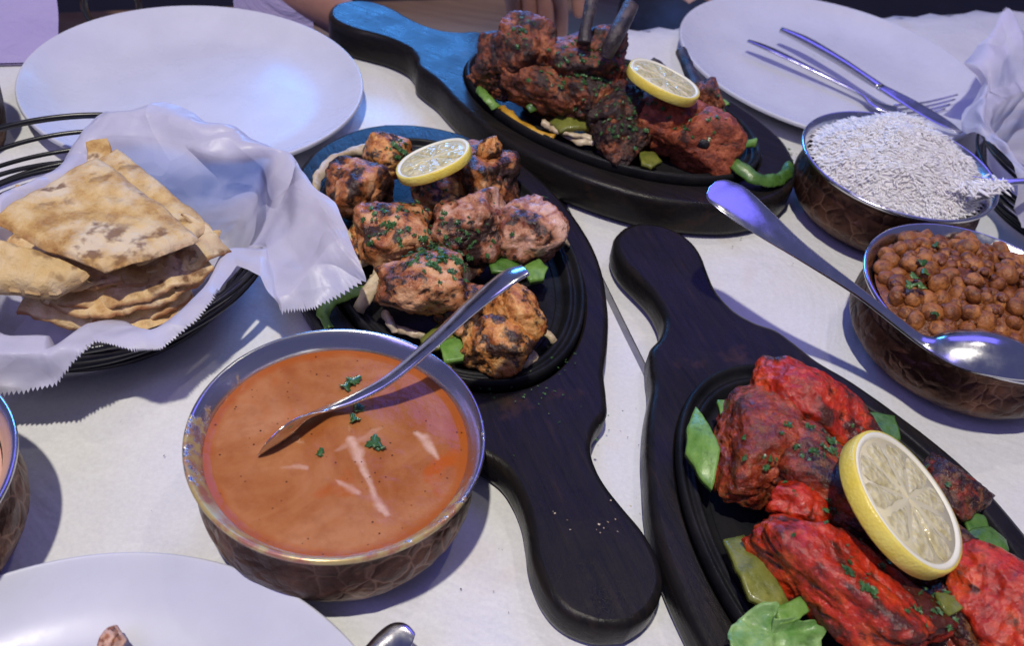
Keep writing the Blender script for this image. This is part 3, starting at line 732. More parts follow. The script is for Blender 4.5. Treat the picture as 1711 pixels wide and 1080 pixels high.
# ------------------------------------------------------------------ lemon slices (> rind, pith, segments)
def lemon(label, center, r, th, normal, spin=0, segs=9):
    t = thing('lemon_slice', label, 'lemon slice', center, 0, 'round lemon slices')
    q = Vector(normal).normalized().to_track_quat('Z', 'Y')
    t.rotation_mode = 'QUATERNION'; t.rotation_quaternion = q
    N = 96; hb = th/2
    ov = lambda a: 1+.018*math.cos(2*a+spin)
    def ring(prof):
        V, Fc = [], []
        for rr, z in prof:
            for i in range(N):
                a = 2*math.pi*i/N; V.append(Vector((rr*ov(a)*math.cos(a), rr*ov(a)*math.sin(a), z+.0004*math.sin(3*a+spin))))
        for j in range(len(prof)-1):
            for i in range(N): Fc.append((j*N+i, j*N+(i+1) % N, (j+1)*N+(i+1) % N, (j+1)*N+i))
        return V, Fc
    V, Fc = ring([(r*.955, -hb), (r*.985, -hb*.98), (r, -hb*.8), (r*1.008, 0), (r, hb*.8), (r*.985, hb*.98), (r*.955, hb)])
    obj('rind', V, Fc, 'rind', t)
    V, Fc = ring([(r*.86, -hb+.0006), (r*.955, -hb), (r*.956, -hb+.0001), (r*.956, hb-.0001), (r*.955, hb+.0001), (r*.92, hb+.0002), (r*.885, hb-.0003), (r*.875, hb-.0009)])
    obj('pith', V, Fc, 'pith', t)
    V, Fc = ring([(.0001, -hb+.0007), (r*.90, -hb+.0007), (r*.90, hb-.0008), (r*.5, hb-.0007), (r*.08, hb-.0002), (.0001, hb-.0003)])
    obj('membrane', V, Fc, 'membrane', t)
    for k in range(segs):
        jit = rnd.uniform(-.06, .06)
        a0 = 2*math.pi*k/segs+spin; half = math.pi/segs*(.93+jit*.6)
        V, Fc = [], []; A, B = 10, 8
        for i in range(B+1):
            f = i/B; rr = r*(.08+.775*f)
            # rounded outer corners
            hw = half*(1-.0025/r*.0)*min(1, (f*1.3+.25))*(1 if f < .8 else 1-((f-.8)/.2)**2*.28)
            for j in range(A+1):
                s = j/A*2-1
                z = hb-.0009+.0011*(1-s**4)*(1-(2*f-1)**6)
                a = a0+hw*s; V.append(Vector((rr*ov(a)*math.cos(a), rr*ov(a)*math.sin(a), z+.00025*math.sin(17*a+9*f*3))))
        for i in range(B):
            for j in range(A): Fc.append((i*(A+1)+j, (i+1)*(A+1)+j, (i+1)*(A+1)+j+1, i*(A+1)+j+1))
        obj('segment', V, Fc, 'flesh', t)
    return t
lemon('lemon slice on the grilled chicken of the middle plate, lying almost flat', P(725, 270, .078), .0262, .0062, (-.48, .10, 1), .3)
lemon('lemon slice on the kebabs of the back plate, tipped to the right', P(1108, 137, .088), .0305, .0075, (.22, .12, 1), .8)
lemon('big thick lemon slice leaning on the red chicken at the front right', P(1505, 840, .078), .0365, .0095, (.44, -.02, .90), .15, 10)

# ------------------------------------------------------------------ peppers, onions
def strip(name, label, cat, pts, width, thick, cup, mat, normal=None, group=None, key=None, K=8):
    path = [P(x, y, z) for x, y, z in pts]; k = M2(path[0])
    wd = [w_*k for w_ in width] if isinstance(width, (list, tuple)) else width*k
    if isinstance(wd, list) and 'wedge' not in label:
        wd[0] = max(wd[0], .82*wd[1]); wd[-1] = max(wd[-1], .82*wd[-2])
    thick = min(thick, .0026); cup = cup*1.5
    V, Fc = loft(path, wd, thick, cup, normal, K=K, steps=6)
    V = [v+Vector((fb(v, 110, 3, len(label)), fb(v, 110, 3, 3+len(label)), fb(v, 110, 3, 7+len(label))))*.0034 for v in V]
    o = obj(name, V, Fc, mat, origin=path[0]); tag(o, label, cat, group); return o
pep = lambda label, pts, w, mat='pepper', thick=.0035, cup=.002, normal=None: strip('pepper_strip', label, 'pepper', pts, w, thick, cup, mat, normal, 'pepper strips')
oni = lambda label, pts, w, thick=.003, cup=.001, normal=None: strip('onion_strip', label, 'onion', pts, w, thick, cup, 'onion', normal, 'onion strips')
def cutpiece(label, outline, z, th=.0028, mat='pepper', bend=.004, seed=1, tilt=(0, 0)):
    """a flat piece of pepper flesh with straight knife cuts; outline in photo pixels at height z"""
    pts = [P(x, y, z) for x, y in outline]; c = sum(pts, Vector())/len(pts)
    ring = []
    for i in range(len(pts)):
        a, b = pts[i], pts[(i+1) % len(pts)]
        for k in range(6): ring.append(a.lerp(b, k/6)-c)
    n = len(ring); Rg = 6; top = [Vector((0, 0, 0))]; Fc = []
    for j in range(1, Rg+1):
        for p in ring: top.append(Vector((p.x, p.y, 0))*(j/Rg)*(1-(.03 if j == Rg else 0)))
    out = []
    for v in top:
        rr = v.length
        q = Vector((v.x+.0012*fb(v, 120, 2, seed), v.y+.0012*fb(v, 120, 2, seed+2), v.x*tilt[0]+v.y*tilt[1]+bend*(1-(rr/.02)**2)*.6+.0022*fb(v, 90, 3, seed+4))); out.append(q)
    m = len(out); V = [v+Vector((0, 0, th/2)) for v in out]+[v-Vector((0, 0, th/2)) for v in out]
    for i in range(n): Fc.append((0, 1+i, 1+(i+1) % n))
    for j in range(Rg-1):
        for i in range(n): a = 1+j*n+i; b = 1+j*n+(i+1) % n; Fc.append((a, a+n, b+n, b))
    Fc = Fc+[tuple(i+m for i in f[::-1]) for f in Fc]+[(m-n+i, 2*m-n+i, 2*m-n+(i+1) % n, m-n+(i+1) % n) for i in range(n)]
    o = obj('pepper_piece', V, Fc, mat); o.location = c
    bm = bmesh.new(); bm.from_mesh(o.data); bmesh.ops.recalc_face_normals(bm, faces=bm.faces); bm.to_mesh(o.data); bm.free()
    tag(o, label, 'pepper', 'cut pepper pieces'); return o
# middle plate
pep('curled green pepper strip hanging off the left rim by the paper liner', [(632, 488, .030), (596, 490, .033), (560, 500, .034), (540, 522, .033), (548, 550, .027)], [12, 24, 27, 22, 10], 'pepper_light')
cutpiece('green pepper end under the front chicken beside the curry bowl', [(733, 580), (762, 570), (780, 590), (772, 612), (742, 612)], .030, .004, 'pepper_light', .006, 2)
cutpiece('olive pepper piece below the big coriander chunk', [(700, 572), (745, 545), (785, 528), (792, 556), (742, 588), (712, 592)], .029, .004, 'pepper_olive', .006, 3)
cutpiece('green pepper bit showing behind the curry spoon handle end', [(872, 458), (898, 442), (914, 458), (906, 478), (884, 480)], .038, .004, 'pepper_light', .008, 4)
cutpiece('dark green pepper piece between the pink chicken chunks', [(812, 438), (850, 432), (870, 448), (858, 466), (820, 462)], .036, .003, 'pepper', .006, 5)
oni('onion piece lying beside the green pepper at the left rim', [(598, 520, .028), (612, 500, .033), (628, 470, .035), (634, 455, .033)], [22, 27, 24, 14], .007, .002)
oni('thin onion strip at the left of the chicken pile', [(565, 372, .034), (580, 390, .036), (598, 412, .034)], [7, 11, 7])
oni('short onion end by the right inner rim of the middle plate', [(896, 556, .026), (915, 562, .028), (932, 572, .026)], [10, 16, 12], .005)
oni('small onion piece in front of the blackened chicken', [(862, 610, .026), (876, 602, .030), (888, 592, .026)], [24, 32, 20], .005)
oni('small pale onion tip at the right rim beside the pink chicken', [(930, 398, .036), (940, 402, .038), (948, 408, .034)], [10, 18, 10], .006)
oni('translucent onion ring curving round the far left rim of the middle plate', [(528, 330, .036), (531, 300, .038), (548, 275, .039), (580, 258, .039), (618, 250, .038), (650, 248, .036)], [10, 17, 18, 17, 15, 10], .004, .001, Vector((.4, -.5, .7)))
for i, (x, y, a, l) in enumerate([(580, 430, 40, 46), (620, 435, -30, 50), (640, 470, 10, 40), (690, 560, 20, 60), (735, 620, -10, 40), (650, 540, 60, 40), (745, 560, -40, 50)]):
    dx, dy = math.cos(R(a))*l/2, math.sin(R(a))*l/2
    o = oni('oily onion shred '+['left of the pile near the paper liner', 'left of the pile below the orange scrap', 'beside the light onion piece at the left', 'under the large chunk in front', 'nearest to the curry bowl rim', 'at the left front rim', 'under the curry spoon handle'][i]+' on the middle plate', [(x-dx, y-dy, .026), (x, y-3, .030), (x+dx, y+dy, .025)], [7, 13, 8])
    o['group'] = 'oily onion shreds on the middle plate'
# back plate
pep('bright green pepper tip at the far left of the back plate', [(802, 152, .038), (814, 166, .042), (828, 182, .038)], [12, 22, 10], 'pepper_light', .004)
pep('short dark green pepper below the crusty lamb chop', [(884, 186, .042), (896, 176, .046), (905, 162, .044)], [10, 20, 12], 'pepper')
cutpiece('wide cooked green pepper below the middle of the pile', [(918, 204), (950, 192), (986, 186), (1002, 202), (990, 220), (935, 220)], .040, .004, 'pepper_olive', .008, 6)
strip('pepper_strip', 'long yellow pepper strip along the front of the back plate', 'pepper', [(835, 180, .034), (860, 200, .036), (890, 218, .034), (925, 232, .034)], [10, 17, 16, 10], .003, .001, 'pepper_yellow', None, 'pepper strips')
oni('onion strip lying next to the yellow pepper on the back plate', [(905, 206, .036), (935, 220, .034), (965, 236, .034), (990, 240, .034)], [8, 13, 12, 8])
oni('pale onion curl below the olive pepper', [(918, 216, .036), (950, 222, .038), (988, 234, .036)], [8, 14, 9])
pep('thin green pepper tip above the right end of the back plate', [(1196, 176, .050), (1206, 172, .052), (1212, 180, .050)], [10, 14, 8], 'pepper_light')
pep('light green pepper strip touching the right end of the kebab', [(1208, 255, .040), (1235, 246, .043), (1262, 240, .041)], [14, 17, 10], 'pepper_light', .004)
pep('curled green pepper strip hanging over the right rim of the back plate', [(1215, 262, .044), (1235, 282, .043), (1262, 300, .040), (1290, 304, .036), (1312, 292, .034), (1318, 280, .034)], [22, 28, 30, 26, 22, 10], 'pepper', .005, .003)
cutpiece('grey green pepper piece under the right kebabs', [(1066, 262), (1090, 258), (1104, 278), (1086, 288), (1070, 280)], .038, .004, 'pepper_olive', .006, 7)
# front right plate
cutpiece('tall light green pepper wedge standing at the left rim', [(1160, 684), (1178, 722), (1198, 766), (1192, 818), (1170, 796), (1146, 756), (1147, 716)], .044, .0035, 'pepper_light', .005, 8, (.5, .15))
cutpiece('small green pepper corner above the rough red chicken', [(1196, 676), (1226, 672), (1228, 692), (1202, 702)], .040, .003, 'pepper_light', .004, 9)
cutpiece('green pepper edge behind the red chicken below the serving bowl', [(1448, 694), (1492, 700), (1502, 742), (1490, 752), (1462, 722)], .042, .003, 'pepper', .004, 10)
cutpiece('olive green pepper strip left of the long red chicken', [(1208, 902), (1242, 892), (1268, 938), (1298, 986), (1316, 1012), (1290, 1026), (1250, 1008), (1226, 958)], .040, .0035, 'pepper_olive', .006, 11)
cutpiece('short green pepper end beside the cabbage leaf', [(1290, 1022), (1336, 1004), (1348, 1028), (1330, 1042), (1298, 1050)], .042, .004, 'pepper_light', .005, 12)
cutpiece('teal green pepper edge right below the blackened chicken', [(1596, 862), (1636, 868), (1648, 888), (1614, 896)], .042, .003, 'pepper', .004, 13)
cutpiece('broad green pepper piece at the right rim of the plate', [(1604, 898), (1644, 890), (1674, 912), (1676, 940), (1630, 944), (1606, 928)], .040, .004, 'pepper', .010, 14)
cutpiece('olive pepper bit between the lemon and the bottom right chicken', [(1558, 996), (1586, 1000), (1604, 1024), (1584, 1036), (1566, 1022)], .056, .003, 'pepper_olive', .004, 15)
def leaf(name, label, cat, outline, z, mat, amp, seed, group=None, curl=.006):
    pts = [P(x, y, z) for x, y in outline]; c = sum(pts, Vector())/len(pts)
    V, Fc = [Vector((0, 0, 0))], []; n = len(pts)*6; Rg = 10
    ps = smooth_profile([tuple(p-c) for p in pts]+[tuple(pts[0]-c)], 6)[:-1]
    for j in range(1, Rg+1):
        for p in ps:
            v = Vector(p)*(j/Rg)*(1+.22*(j/Rg)**2*fb(Vector(p), 160, 3, seed+2)); v.z += curl*(j/Rg)**2*(.3+fb(Vector(p)*1, 55, 2, seed))+amp*fb(v, 120, 3, seed); V.append(v)
    n = len(ps)
    for i in range(n): Fc.append((0, 1+i, 1+(i+1) % n))
    for j in range(Rg-1):
        for i in range(n): a = 1+j*n+i; b = 1+j*n+(i+1) % n; Fc.append((a, a+n, b+n, b))
    m = len(V); V2 = V+[v-Vector((0, 0, .0007)) for v in V]
    Fc = Fc+[tuple(i+m for i in f[::-1]) for f in Fc]+[(m-n+(i+1) % n, m-n+i, 2*m-n+i, 2*m-n+(i+1) % n) for i in range(n)]
    o = obj(name, V2, Fc, mat); o.location = c; tag(o, label, cat, group); return o
leaf('cabbage_leaf', 'pale green cabbage leaf at the bottom edge of the front right plate', 'leaf', [(1215, 1050), (1240, 1030), (1290, 1025), (1285, 1048), (1330, 1045), (1368, 1050), (1360, 1095), (1290, 1110), (1220, 1095)], .040, 'cabbage', .005, 3, None, .012)

# ------------------------------------------------------------------ coriander
def frag(size, r):
    """one chopped scrap of leaf: a small lobed curled blade"""
    n = r.randint(5, 9); V, Fc = [Vector((0, 0, size*.12))], []
    el = r.uniform(.35, 1)
    for i in range(n*2):
        a = math.pi*i/n; rr = size*(.5 if i % 2 else r.uniform(.75, 1.1))
        V.append(Vector((rr*math.cos(a), rr*math.sin(a)*el, size*r.uniform(-.25, .25))))
    for i in range(n*2): Fc.append((0, 1+i, 1+(i+1) % (n*2)))
    return V, Fc
def scatter_herbs(key, label, spots, count, smin=.0012, smax=.0028, seed=1):
    """spots: (px, py, spread_px, weight); the scraps lie on the meat nearest to the spot"""
    r = random.Random(seed); L_ = SURF[key]
    inv = []
    for p, n in L_:
        d = p-Vector((0, 0, H)); dep = d.dot(fwd)
        a, b = F*d.dot(rx0)/dep, -F*d.dot(up0)/dep
        inv.append((855.5+cr*a+sr*b, 540-sr*a+cr*b))
    inv = np.array(inv); zs = np.array([p.z for p, n in L_])
    parts = []; tot = sum(s[3] for s in spots)
    for sx, sy, sp, wt in spots:
        for _ in range(int(count*wt/tot)):
            x, y = r.gauss(sx, sp), r.gauss(sy, sp*.7)
            dd = np.hypot(inv[:, 0]-x, inv[:, 1]-y)
            cand = np.argsort(dd)[:6]; k = max(cand, key=lambda q: zs[q])
            if dd[k] > 16: continue
            p, n = L_[k]
            V, Fc = frag(r.uniform(smin, smax), r)
            q = n.to_track_quat('Z', 'Y').to_matrix() @ Matrix.Rotation(r.uniform(0, 6.28), 3, 'Z') @ Matrix.Rotation(r.uniform(-.6, .6), 3, 'X')
            j = Vector((r.uniform(-1, 1), r.uniform(-1, 1), 0))*.002
            parts.append(([q @ v+p+n*.0008+j for v in V], Fc))
    V, Fc = merge(*parts)
    c = sum(V, Vector())/len(V)
    o = obj('chopped_coriander', V, Fc, 'herb', origin=c, smooth=False); tag(o, label, 'herbs', kind='stuff'); return o
scatter_herbs('A', 'chopped green coriander scattered over the grilled chicken of the middle plate', [(740, 420, 32, 5), (705, 405, 18, 2.5), (770, 440, 25, 2.5), (672, 262, 16, 2.6), (700, 335, 26, 2), (630, 380, 14, 1), (690, 390, 60, 1.5), (820, 380, 60, .8)], 420, .0012, .0030, 3)
scatter_herbs('B', 'chopped coriander sprinkled over the lamb chops of the back plate', [(975, 105, 26, 5), (985, 135, 24, 3), (1045, 215, 20, 2), (940, 135, 40, 2), (1110, 200, 50, 2), (1175, 210, 30, 1), (870, 60, 16, 1.4), (1050, 160, 30, 1.5)], 420, .0013, .0030, 4)
scatter_herbs('C', 'chopped coriander sprinkled over the red chicken at the front right', [(1400, 745, 22, 2), (1340, 760, 60, 2), (1270, 775, 14, 1), (1425, 965, 22, 3), (1440, 985, 14, 2), (1370, 750, 20, 1), (1410, 860, 25, 1), (1380, 950, 80, 1.5), (1560, 1010, 30, 1.5), (1530, 780, 8, 1)], 260, .0010, .0030, 5)

def coriander_leaf(label, x, y, z, size, rot, seed, mat='herb', group='coriander leaves'):
    """a three-lobed leaf with toothed lobes"""
    r = random.Random(seed); c = P(x, y, z); V, Fc = [Vector((0, 0, 0))], []
    n = 42
    for i in range(n):
        a = 2*math.pi*i/n
        lob = .55+.45*abs(math.cos(1.5*a))**.7+.10*math.cos(9*a+seed)
        rr = size*lob*.55
        v = Vector((rr*math.cos(a), rr*math.sin(a), 0)); v.z = .0012*math.sin(2*a+seed)+.10*rr*math.cos(3*a)
        V.append(v)
    for i in range(n): Fc.append((0, 1+i, 1+(i+1) % n))
    m = len(V); V += [v-Vector((0, 0, .0004)) for v in V]
    Fc += [tuple(i+m for i in f[::-1]) for f in Fc[:n]]+[(1+(i+1) % n, 1+i, 1+i+m, 1+(i+1) % n+m) for i in range(n)]
    o = obj('coriander_leaf', V, Fc, mat); o.location = c; o.rotation_euler = (r.uniform(-.25, .25), r.uniform(-.25, .25), R(rot)); tag(o, label, 'herb leaf', group); return o
coriander_leaf('coriander leaf right of the spoon near the far rim of the curry', 590, 634, .0552, .0075, 30, 1)
coriander_leaf('second blade of coriander just below-left of the far one in the curry', 578, 645, .0552, .0065, 80, 2)
coriander_leaf('coriander leaf touching the spoon neck in the curry', 598, 682, .0550, .0060, 130, 3)
coriander_leaf('small coriander leaf below the spoon neck in the curry', 592, 700, .0550, .0055, 10, 4)
coriander_leaf('coriander leaf at the top of the long cream streak', 624, 740, .0550, .0078, 200, 5)
coriander_leaf('small coriander leaf right beside the one on the cream streak', 636, 746, .0550, .0050, 100, 6)
coriander_leaf('half sunken coriander speck left of the cream streak', 534, 757, .0538, .0045, 60, 7)

# ------------------------------------------------------------------ chickpeas
gravy = disc(BC, .0695, .0505, .0060, 34, 'gravy', 'chickpea_gravy', 6, .017, 110, 50)
tag(gravy, 'thick brown gravy between the chickpeas in the copper bowl', 'gravy')
pea = []
for s in range(3):
    Vs, Fs = ico(3); V = []
    for v in Vs:
        f = 1+.20*fb(v, 1.3, 3, s+2)-.05*max(0, rnoise(v, 1.6, s)-.7)/.3-.10*max(0, 1-abs(v.x)*5)*max(0, v.z)+.22*max(0, v.y-.75)
        V.append(Vector((v.x*1.0, v.y*1.08, v.z*.92))*f)
    pea.append(mesh('chickpea', V, Fs, 'chickpea'))
r9 = random.Random(11); placed = []
tries = 0
def gz(x, y):
    v = Vector((x, y, 0)); q = math.hypot(x-BC.x, y-BC.y)/.0695
    return .0505+.0060*fb(v, 34, 4, 6)*(1-q**6)+.017*(1-q*q)
while len(placed) < 170 and tries < 9000:
    tries += 1
    a, rr = r9.uniform(0, 6.283), .066*math.sqrt(r9.random())
    x, y = BC.x+rr*math.cos(a), BC.y+rr*math.sin(a)
    if any((x-p[0])**2+(y-p[1])**2 < .0086**2 for p in placed): continue
    dens = noise.noise(Vector((x*28, y*28, 2)))
    if dens < -.42: continue
    rad = r9.uniform(.0050, .0072)
    z = gz(x, y)+rad*r9.uniform(-.35, .75)
    # keep clear of the serving spoon
    placed.append((x, y))
    o = bpy.data.objects.new('chickpea', pea[r9.randrange(3)]); col.objects.link(o)
    o.location = (x, y, z); o.scale = (rad*r9.uniform(.92, 1.1), rad*r9.uniform(.92, 1.1), rad*r9.uniform(.85, 1.05)); o.rotation_euler = (r9.uniform(-1, 1), r9.uniform(-1, 1), r9.uniform(0, 6.28))
    tag(o, 'round brown chickpea coated in gravy in the chickpea bowl', 'chickpea', 'chickpeas heaped in the copper bowl')
parts = []
Vs, Fs = ico(2)
for _ in range(120):
    a, rr = r9.uniform(0, 6.283), .065*math.sqrt(r9.random()); x, y = BC.x+rr*math.cos(a), BC.y+rr*math.sin(a)
    k = r9.uniform(.0014, .0042); q = Vector((x, y, gz(x, y)+r9.uniform(.001, .0052))); sd = r9.randrange(99)
    parts.append(([q+Vector((v.x*r9.uniform(.98, 1.02), v.y, v.z*.7))*k*(1+.7*fb(v, 1.5, 2, sd)) for v in Vs], Fs))
V, Fc = merge(*parts); o = obj('masala_lumps', V, Fc, 'gravy', origin=BC+Vector((0, 0, .05))); tag(o, 'soft lumps of cooked onion and spice clinging between the chickpeas', 'masala', kind='stuff')
for i, (x, y, s, rot, lb) in enumerate([(1540, 438, .0065, 20, 'small coriander leaf near the far side of the chickpeas'), (1545, 455, .006, 90, 'curled coriander leaf at the top of the chickpea heap'), (1530, 462, .007, 160, 'coriander leaf in the middle of the green cluster on the chickpeas'),
                                    (1522, 475, .007, 230, 'lower left leaf of the green cluster on the chickpeas'), (1542, 478, .0065, 40, 'lower right leaf of the green cluster on the chickpeas'), (1563, 525, .005, 10, 'thin coriander shred close to the serving spoon'), (1565, 410, .005, 70, 'dark coriander scrap at the far rim of the chickpeas')]):
    p = P(x, y, .068); coriander_leaf(lb, x, y, .070 if i < 5 else .064, s, rot, 20+i, 'pepper' if i in (1, 2, 3, 4) else 'herb')

# ------------------------------------------------------------------ rice
def rice_h(x, y, R0=.068):
    q = min(1, math.hypot(x, y)/R0)
    return .0465+.030*(1-q**2.6)+.016*fb(Vector((x, y, 0)), 34, 3, 8)*(1-q**4)
V, Fc = [], []
n, rg = 72, 34
V.append(Vector((0, 0, rice_h(0, 0)+.0001)))
for j in range(1, rg+1):
    for i in range(n):
        a = 2*math.pi*i/n; rr = .068*j/rg; V.append(Vector((rr*math.cos(a), rr*math.sin(a), rice_h(rr*math.cos(a), rr*math.sin(a))+.0001)))
for i in range(n): Fc.append((0, 1+i, 1+(i+1) % n))
for j in range(rg-1):
    for i in range(n): a = 1+j*n+i; b = 1+j*n+(i+1) % n; Fc.append((a, a+n, b+n, b))
def grain_mesh(L0, r0, bend, n=6):
    V, Fc = [], []; K = 5
    for k in range(K):
        t = k/(K-1)*2-1; rr = r0*math.sqrt(max(.02, 1-t**4)); z = bend*(1-t*t)
        for i in range(n): a = 2*math.pi*i/n; V.append((t*L0/2, rr*math.cos(a), rr*math.sin(a)+z))
    for k in range(K-1):
        for i in range(n): Fc.append((k*n+i, k*n+(i+1) % n, (k+1)*n+(i+1) % n, (k+1)*n+i))
    Fc += [tuple(range(n))[::-1], tuple(range((K-1)*n, K*n))]
    return np.array(V), Fc
g0, gf = grain_mesh(1, 1, 1)
rg_ = random.Random(5)
gv, gfaces = [], []
def add_grain(x, y, z, slope=(0, 0), up_rand=.09):
    L0, r0 = rg_.uniform(.0085, .0130), rg_.uniform(.00068, .00092)
    v = g0.copy(); v[:, 0] *= L0; v[:, 1] *= r0; v[:, 2] = (v[:, 2]-(1-(2*g0[:, 0])**2))*r0+(1-(2*g0[:, 0])**2)*rg_.uniform(-.0004, .0006)
    a, b = 5*noise.noise(Vector((x*45, y*45, 1)))+rg_.gauss(0, .75), rg_.gauss(0, up_rand)
    m = np.array(Matrix.Rotation(a, 3, 'Z') @ Matrix.Rotation(b, 3, 'Y'))
    v = v @ m.T+np.array([x, y, z])
    k = len(gv)*len(g0); gv.append(v); gfaces.extend([tuple(i+k for i in f) for f in gf])
for _ in range(5000):
    a, rr = rg_.uniform(0, 6.283), .0675*math.sqrt(rg_.random())
    x, y = rr*math.cos(a), rr*math.sin(a)
    add_grain(x, y, rice_h(x, y)+rg_.uniform(0, .0005))
for _ in range(150):   # grains on the neck of the spoon at the right
    t = rg_.random(); p = P(1618+t*62, 318-t*12, .072)-BR; add_grain(p.x+rg_.gauss(0, .004), p.y+rg_.gauss(0, .0035), .066+rg_.random()*.004, up_rand=.08)
Vg = [Vector(v) for v in np.concatenate(gv)]
V, Fc = merge((V, Fc), (Vg, gfaces))
o = obj('steamed_rice', V, Fc, 'rice'); o.location = (BR.x, BR.y, .004); tag(o, 'heap of long white steamed rice grains in the copper bowl at the right', 'rice', kind='stuff')

# ------------------------------------------------------------------ bread basket
def tilted_ring(c, r, z, tx, ty, n=96, wobble=0):
    return [Vector((r*math.cos(2*math.pi*i/n), r*math.sin(2*math.pi*i/n), z+tx*math.cos(2*math.pi*i/n)+ty*math.sin(2*math.pi*i/n)+wobble*math.sin(4*math.pi*i/n))) for i in range(n)]
def basket(center, label, r0, r1, h, rings, spun):
    t = thing('wire_basket', label, 'basket', (center[0], center[1], .0035), spun, 'black wire baskets')
    for k, (f, tilt, ph) in enumerate(rings):
        r = r0+(r1-r0)*f; z = h*f+.002
        V, Fc = tube(tilted_ring(None, r, z, tilt*math.cos(ph), tilt*math.sin(ph), wobble=.0015*math.sin(k)), .0016 if k else .0022, 8, True)
        obj('wire_ring', V, Fc, 'wire', t)
    for k in range(7):
        y = (k-3)*r0*.28; x = math.sqrt(max(0, r0*r0-y*y)); V, Fc = tube([Vector((-x, y, .002)), Vector((0, y, .0015)), Vector((x, y, .002))], .0014, 6); obj('floor_wire', V, Fc, 'wire', t)
    return t
BK = Vector((-.272, .400, 0))
rings = [(1, 0, 0), (.93, .006, 2.1), (.72, .0075, 5.0), (.70, .0075, 1.4), (.46, .006, 3.5), (.42, .006, .5), (.2, .004, 2.4), (.10, .001, 1), (.0, 0, 0), (.32, .002, 0), (.15, 0, 0), (.26, .001, 1), (.38, .001, 2), (.05, 0, 0)]
basket(BK, 'round black wire basket lined with tissue and filled with flatbread', .085, .1175, .0465, rings, .3)
BK2 = Vector((.482, .700, 0))
basket(BK2, 'black wire basket at the right edge beside the rice bowl', .084, .112, .055, rings, 1.9)

def tissue(label, center, stations, zig=.0016, seed=1, n_per=26, rows=34, wall_r=(.085, .1175, .0465), cut_at=(), inside=()):
    """crumpled sheet pressed into a basket. stations: (wall point, tip point) around it, world coordinates"""
    m = len(stations); c = Vector((center[0], center[1], .008))
    ctrl = []
    def rad_to(p, r, z):
        d = (p-c).xy.normalized()*r; return Vector((c.x+d.x, c.y+d.y, z))
    st2 = []
    for k_, (w_, t_) in enumerate(stations):
        if k_ in inside: st2.append((rad_to(w_, min((w_-c).xy.length, wall_r[1]-.012), w_.z), t_)); continue
        w_ = rad_to(w_, max((w_-c).xy.length, wall_r[1]-.001), max(w_.z, wall_r[2]+.0085))
        if (t_-c).xy.length < wall_r[1]+.012: t_ = rad_to(t_, wall_r[1]+.012, t_.z)
        st2.append((w_, t_))
    stations = st2
    for wall, tip in stations: ctrl.append((*wall, *tip))
    ctrl = ctrl+[ctrl[0]]
    sm = smooth_profile([ctrl[-2]]+ctrl+[ctrl[1]], n_per)
    sm = sm[n_per:-n_per-1]
    rz_ = random.Random(seed)
    # cut corners stay corners: tips run nearly straight from station to station
    for i in range(len(sm)):
        a, t = divmod(i, n_per); a1, b1 = ctrl[a % m], ctrl[(a+1) % m]; t /= n_per
        sm[i] = sm[i][:3]+tuple(.25*sm[i][3+d]+.75*(a1[3+d]*(1-t)+b1[3+d]*t) for d in range(3))
    N = len(sm); V, Fc = [c.copy()], []
    for j in range(1, rows+1):
        f = j/rows
        for i, s in enumerate(sm):
            wl, tp = Vector(s[:3]), Vector(s[3:])
            base = c+(wl-c)*.70; base.z = .010
            if f < .3: p = c.lerp(base, f/.3)
            elif f < .62: g = (f-.3)/.32; p = base.lerp(wl, g); p.z -= .006*math.sin(g*math.pi)
            else: g = (f-.62)/.38; p = wl.lerp(tp, g); p.z += .006*math.sin(g*math.pi)
            if j == rows:
                st_ = int(i/n_per) % m
                if st_ in cut_at: d = (tp-wl).normalized(); p = p+d*(zig if i % 2 else -zig)*rz_.uniform(.6, 1.2)
            ang = i/N*2*math.pi
            am = min(1, f*1.6)*(1-.85*math.exp(-((f-.62)/.09)**2))
            q = Vector((math.cos(ang)*2.2, math.sin(ang)*2.2, f*1.2))
            sp_ = Vector((p.x, p.y, p.z*1.6))
            cre = (noise.voronoi(sp_*17+Vector((seed, seed*2, 0)))[0][0]-.45)*1.1+(noise.voronoi(sp_*37+Vector((seed, 0, 3)))[0][0]-.4)*.42
            outd = Vector((p.x-c.x, p.y-c.y, 0)); outd = outd.normalized() if outd.length > 1e-6 else Vector((1, 0, 0))
            p = p+(outd*.5+Vector((0, 0, 1)))*(.0120*am*cre)
            p += Vector((fb(p, 40, 3, seed), fb(p, 40, 3, seed+1), fb(p, 40, 3, seed+2)))*.0022*am
            V.append(p)
    for i in range(N): Fc.append((0, 1+i, 1+(i+1) % N))
    for j in range(rows-1):
        for i in range(N): a = 1+j*N+i; b = 1+j*N+(i+1) % N; Fc.append((a, a+N, b+N, b))
    for q_, v in enumerate(V):
        v.z = max(v.z, 0.0055)
        if q_ == 0: continue
        f = (1+(q_-1)//N)/rows; d = v.xy-c.xy; rr = d.length; sidx = int(((q_-1) % N)/n_per) % m
        if f < .60:
            lim = wall_r[0]+(wall_r[1]-wall_r[0])*min(1, max(0, (v.z-.006)/wall_r[2]))-.006
            if rr > lim: v.xy = c.xy+d*(lim/rr)
        if f > .53 and sidx not in inside and sidx+1 not in inside and -.014 < rr-wall_r[1] < .010:
            v.z = max(v.z, wall_r[2]+.0100-(1.1 if rr < wall_r[1] else 3.5)*max(0, abs(rr-wall_r[1])-.004))
    o = obj('tissue_liner', V, Fc, 'tissue', origin=c); tag(o, label, 'tissue paper', 'tissue liners of the bread baskets'); return o
S = lambda wx, wy, wz, tx, ty, tz: (P(wx, wy, wz), P(tx, ty, tz))
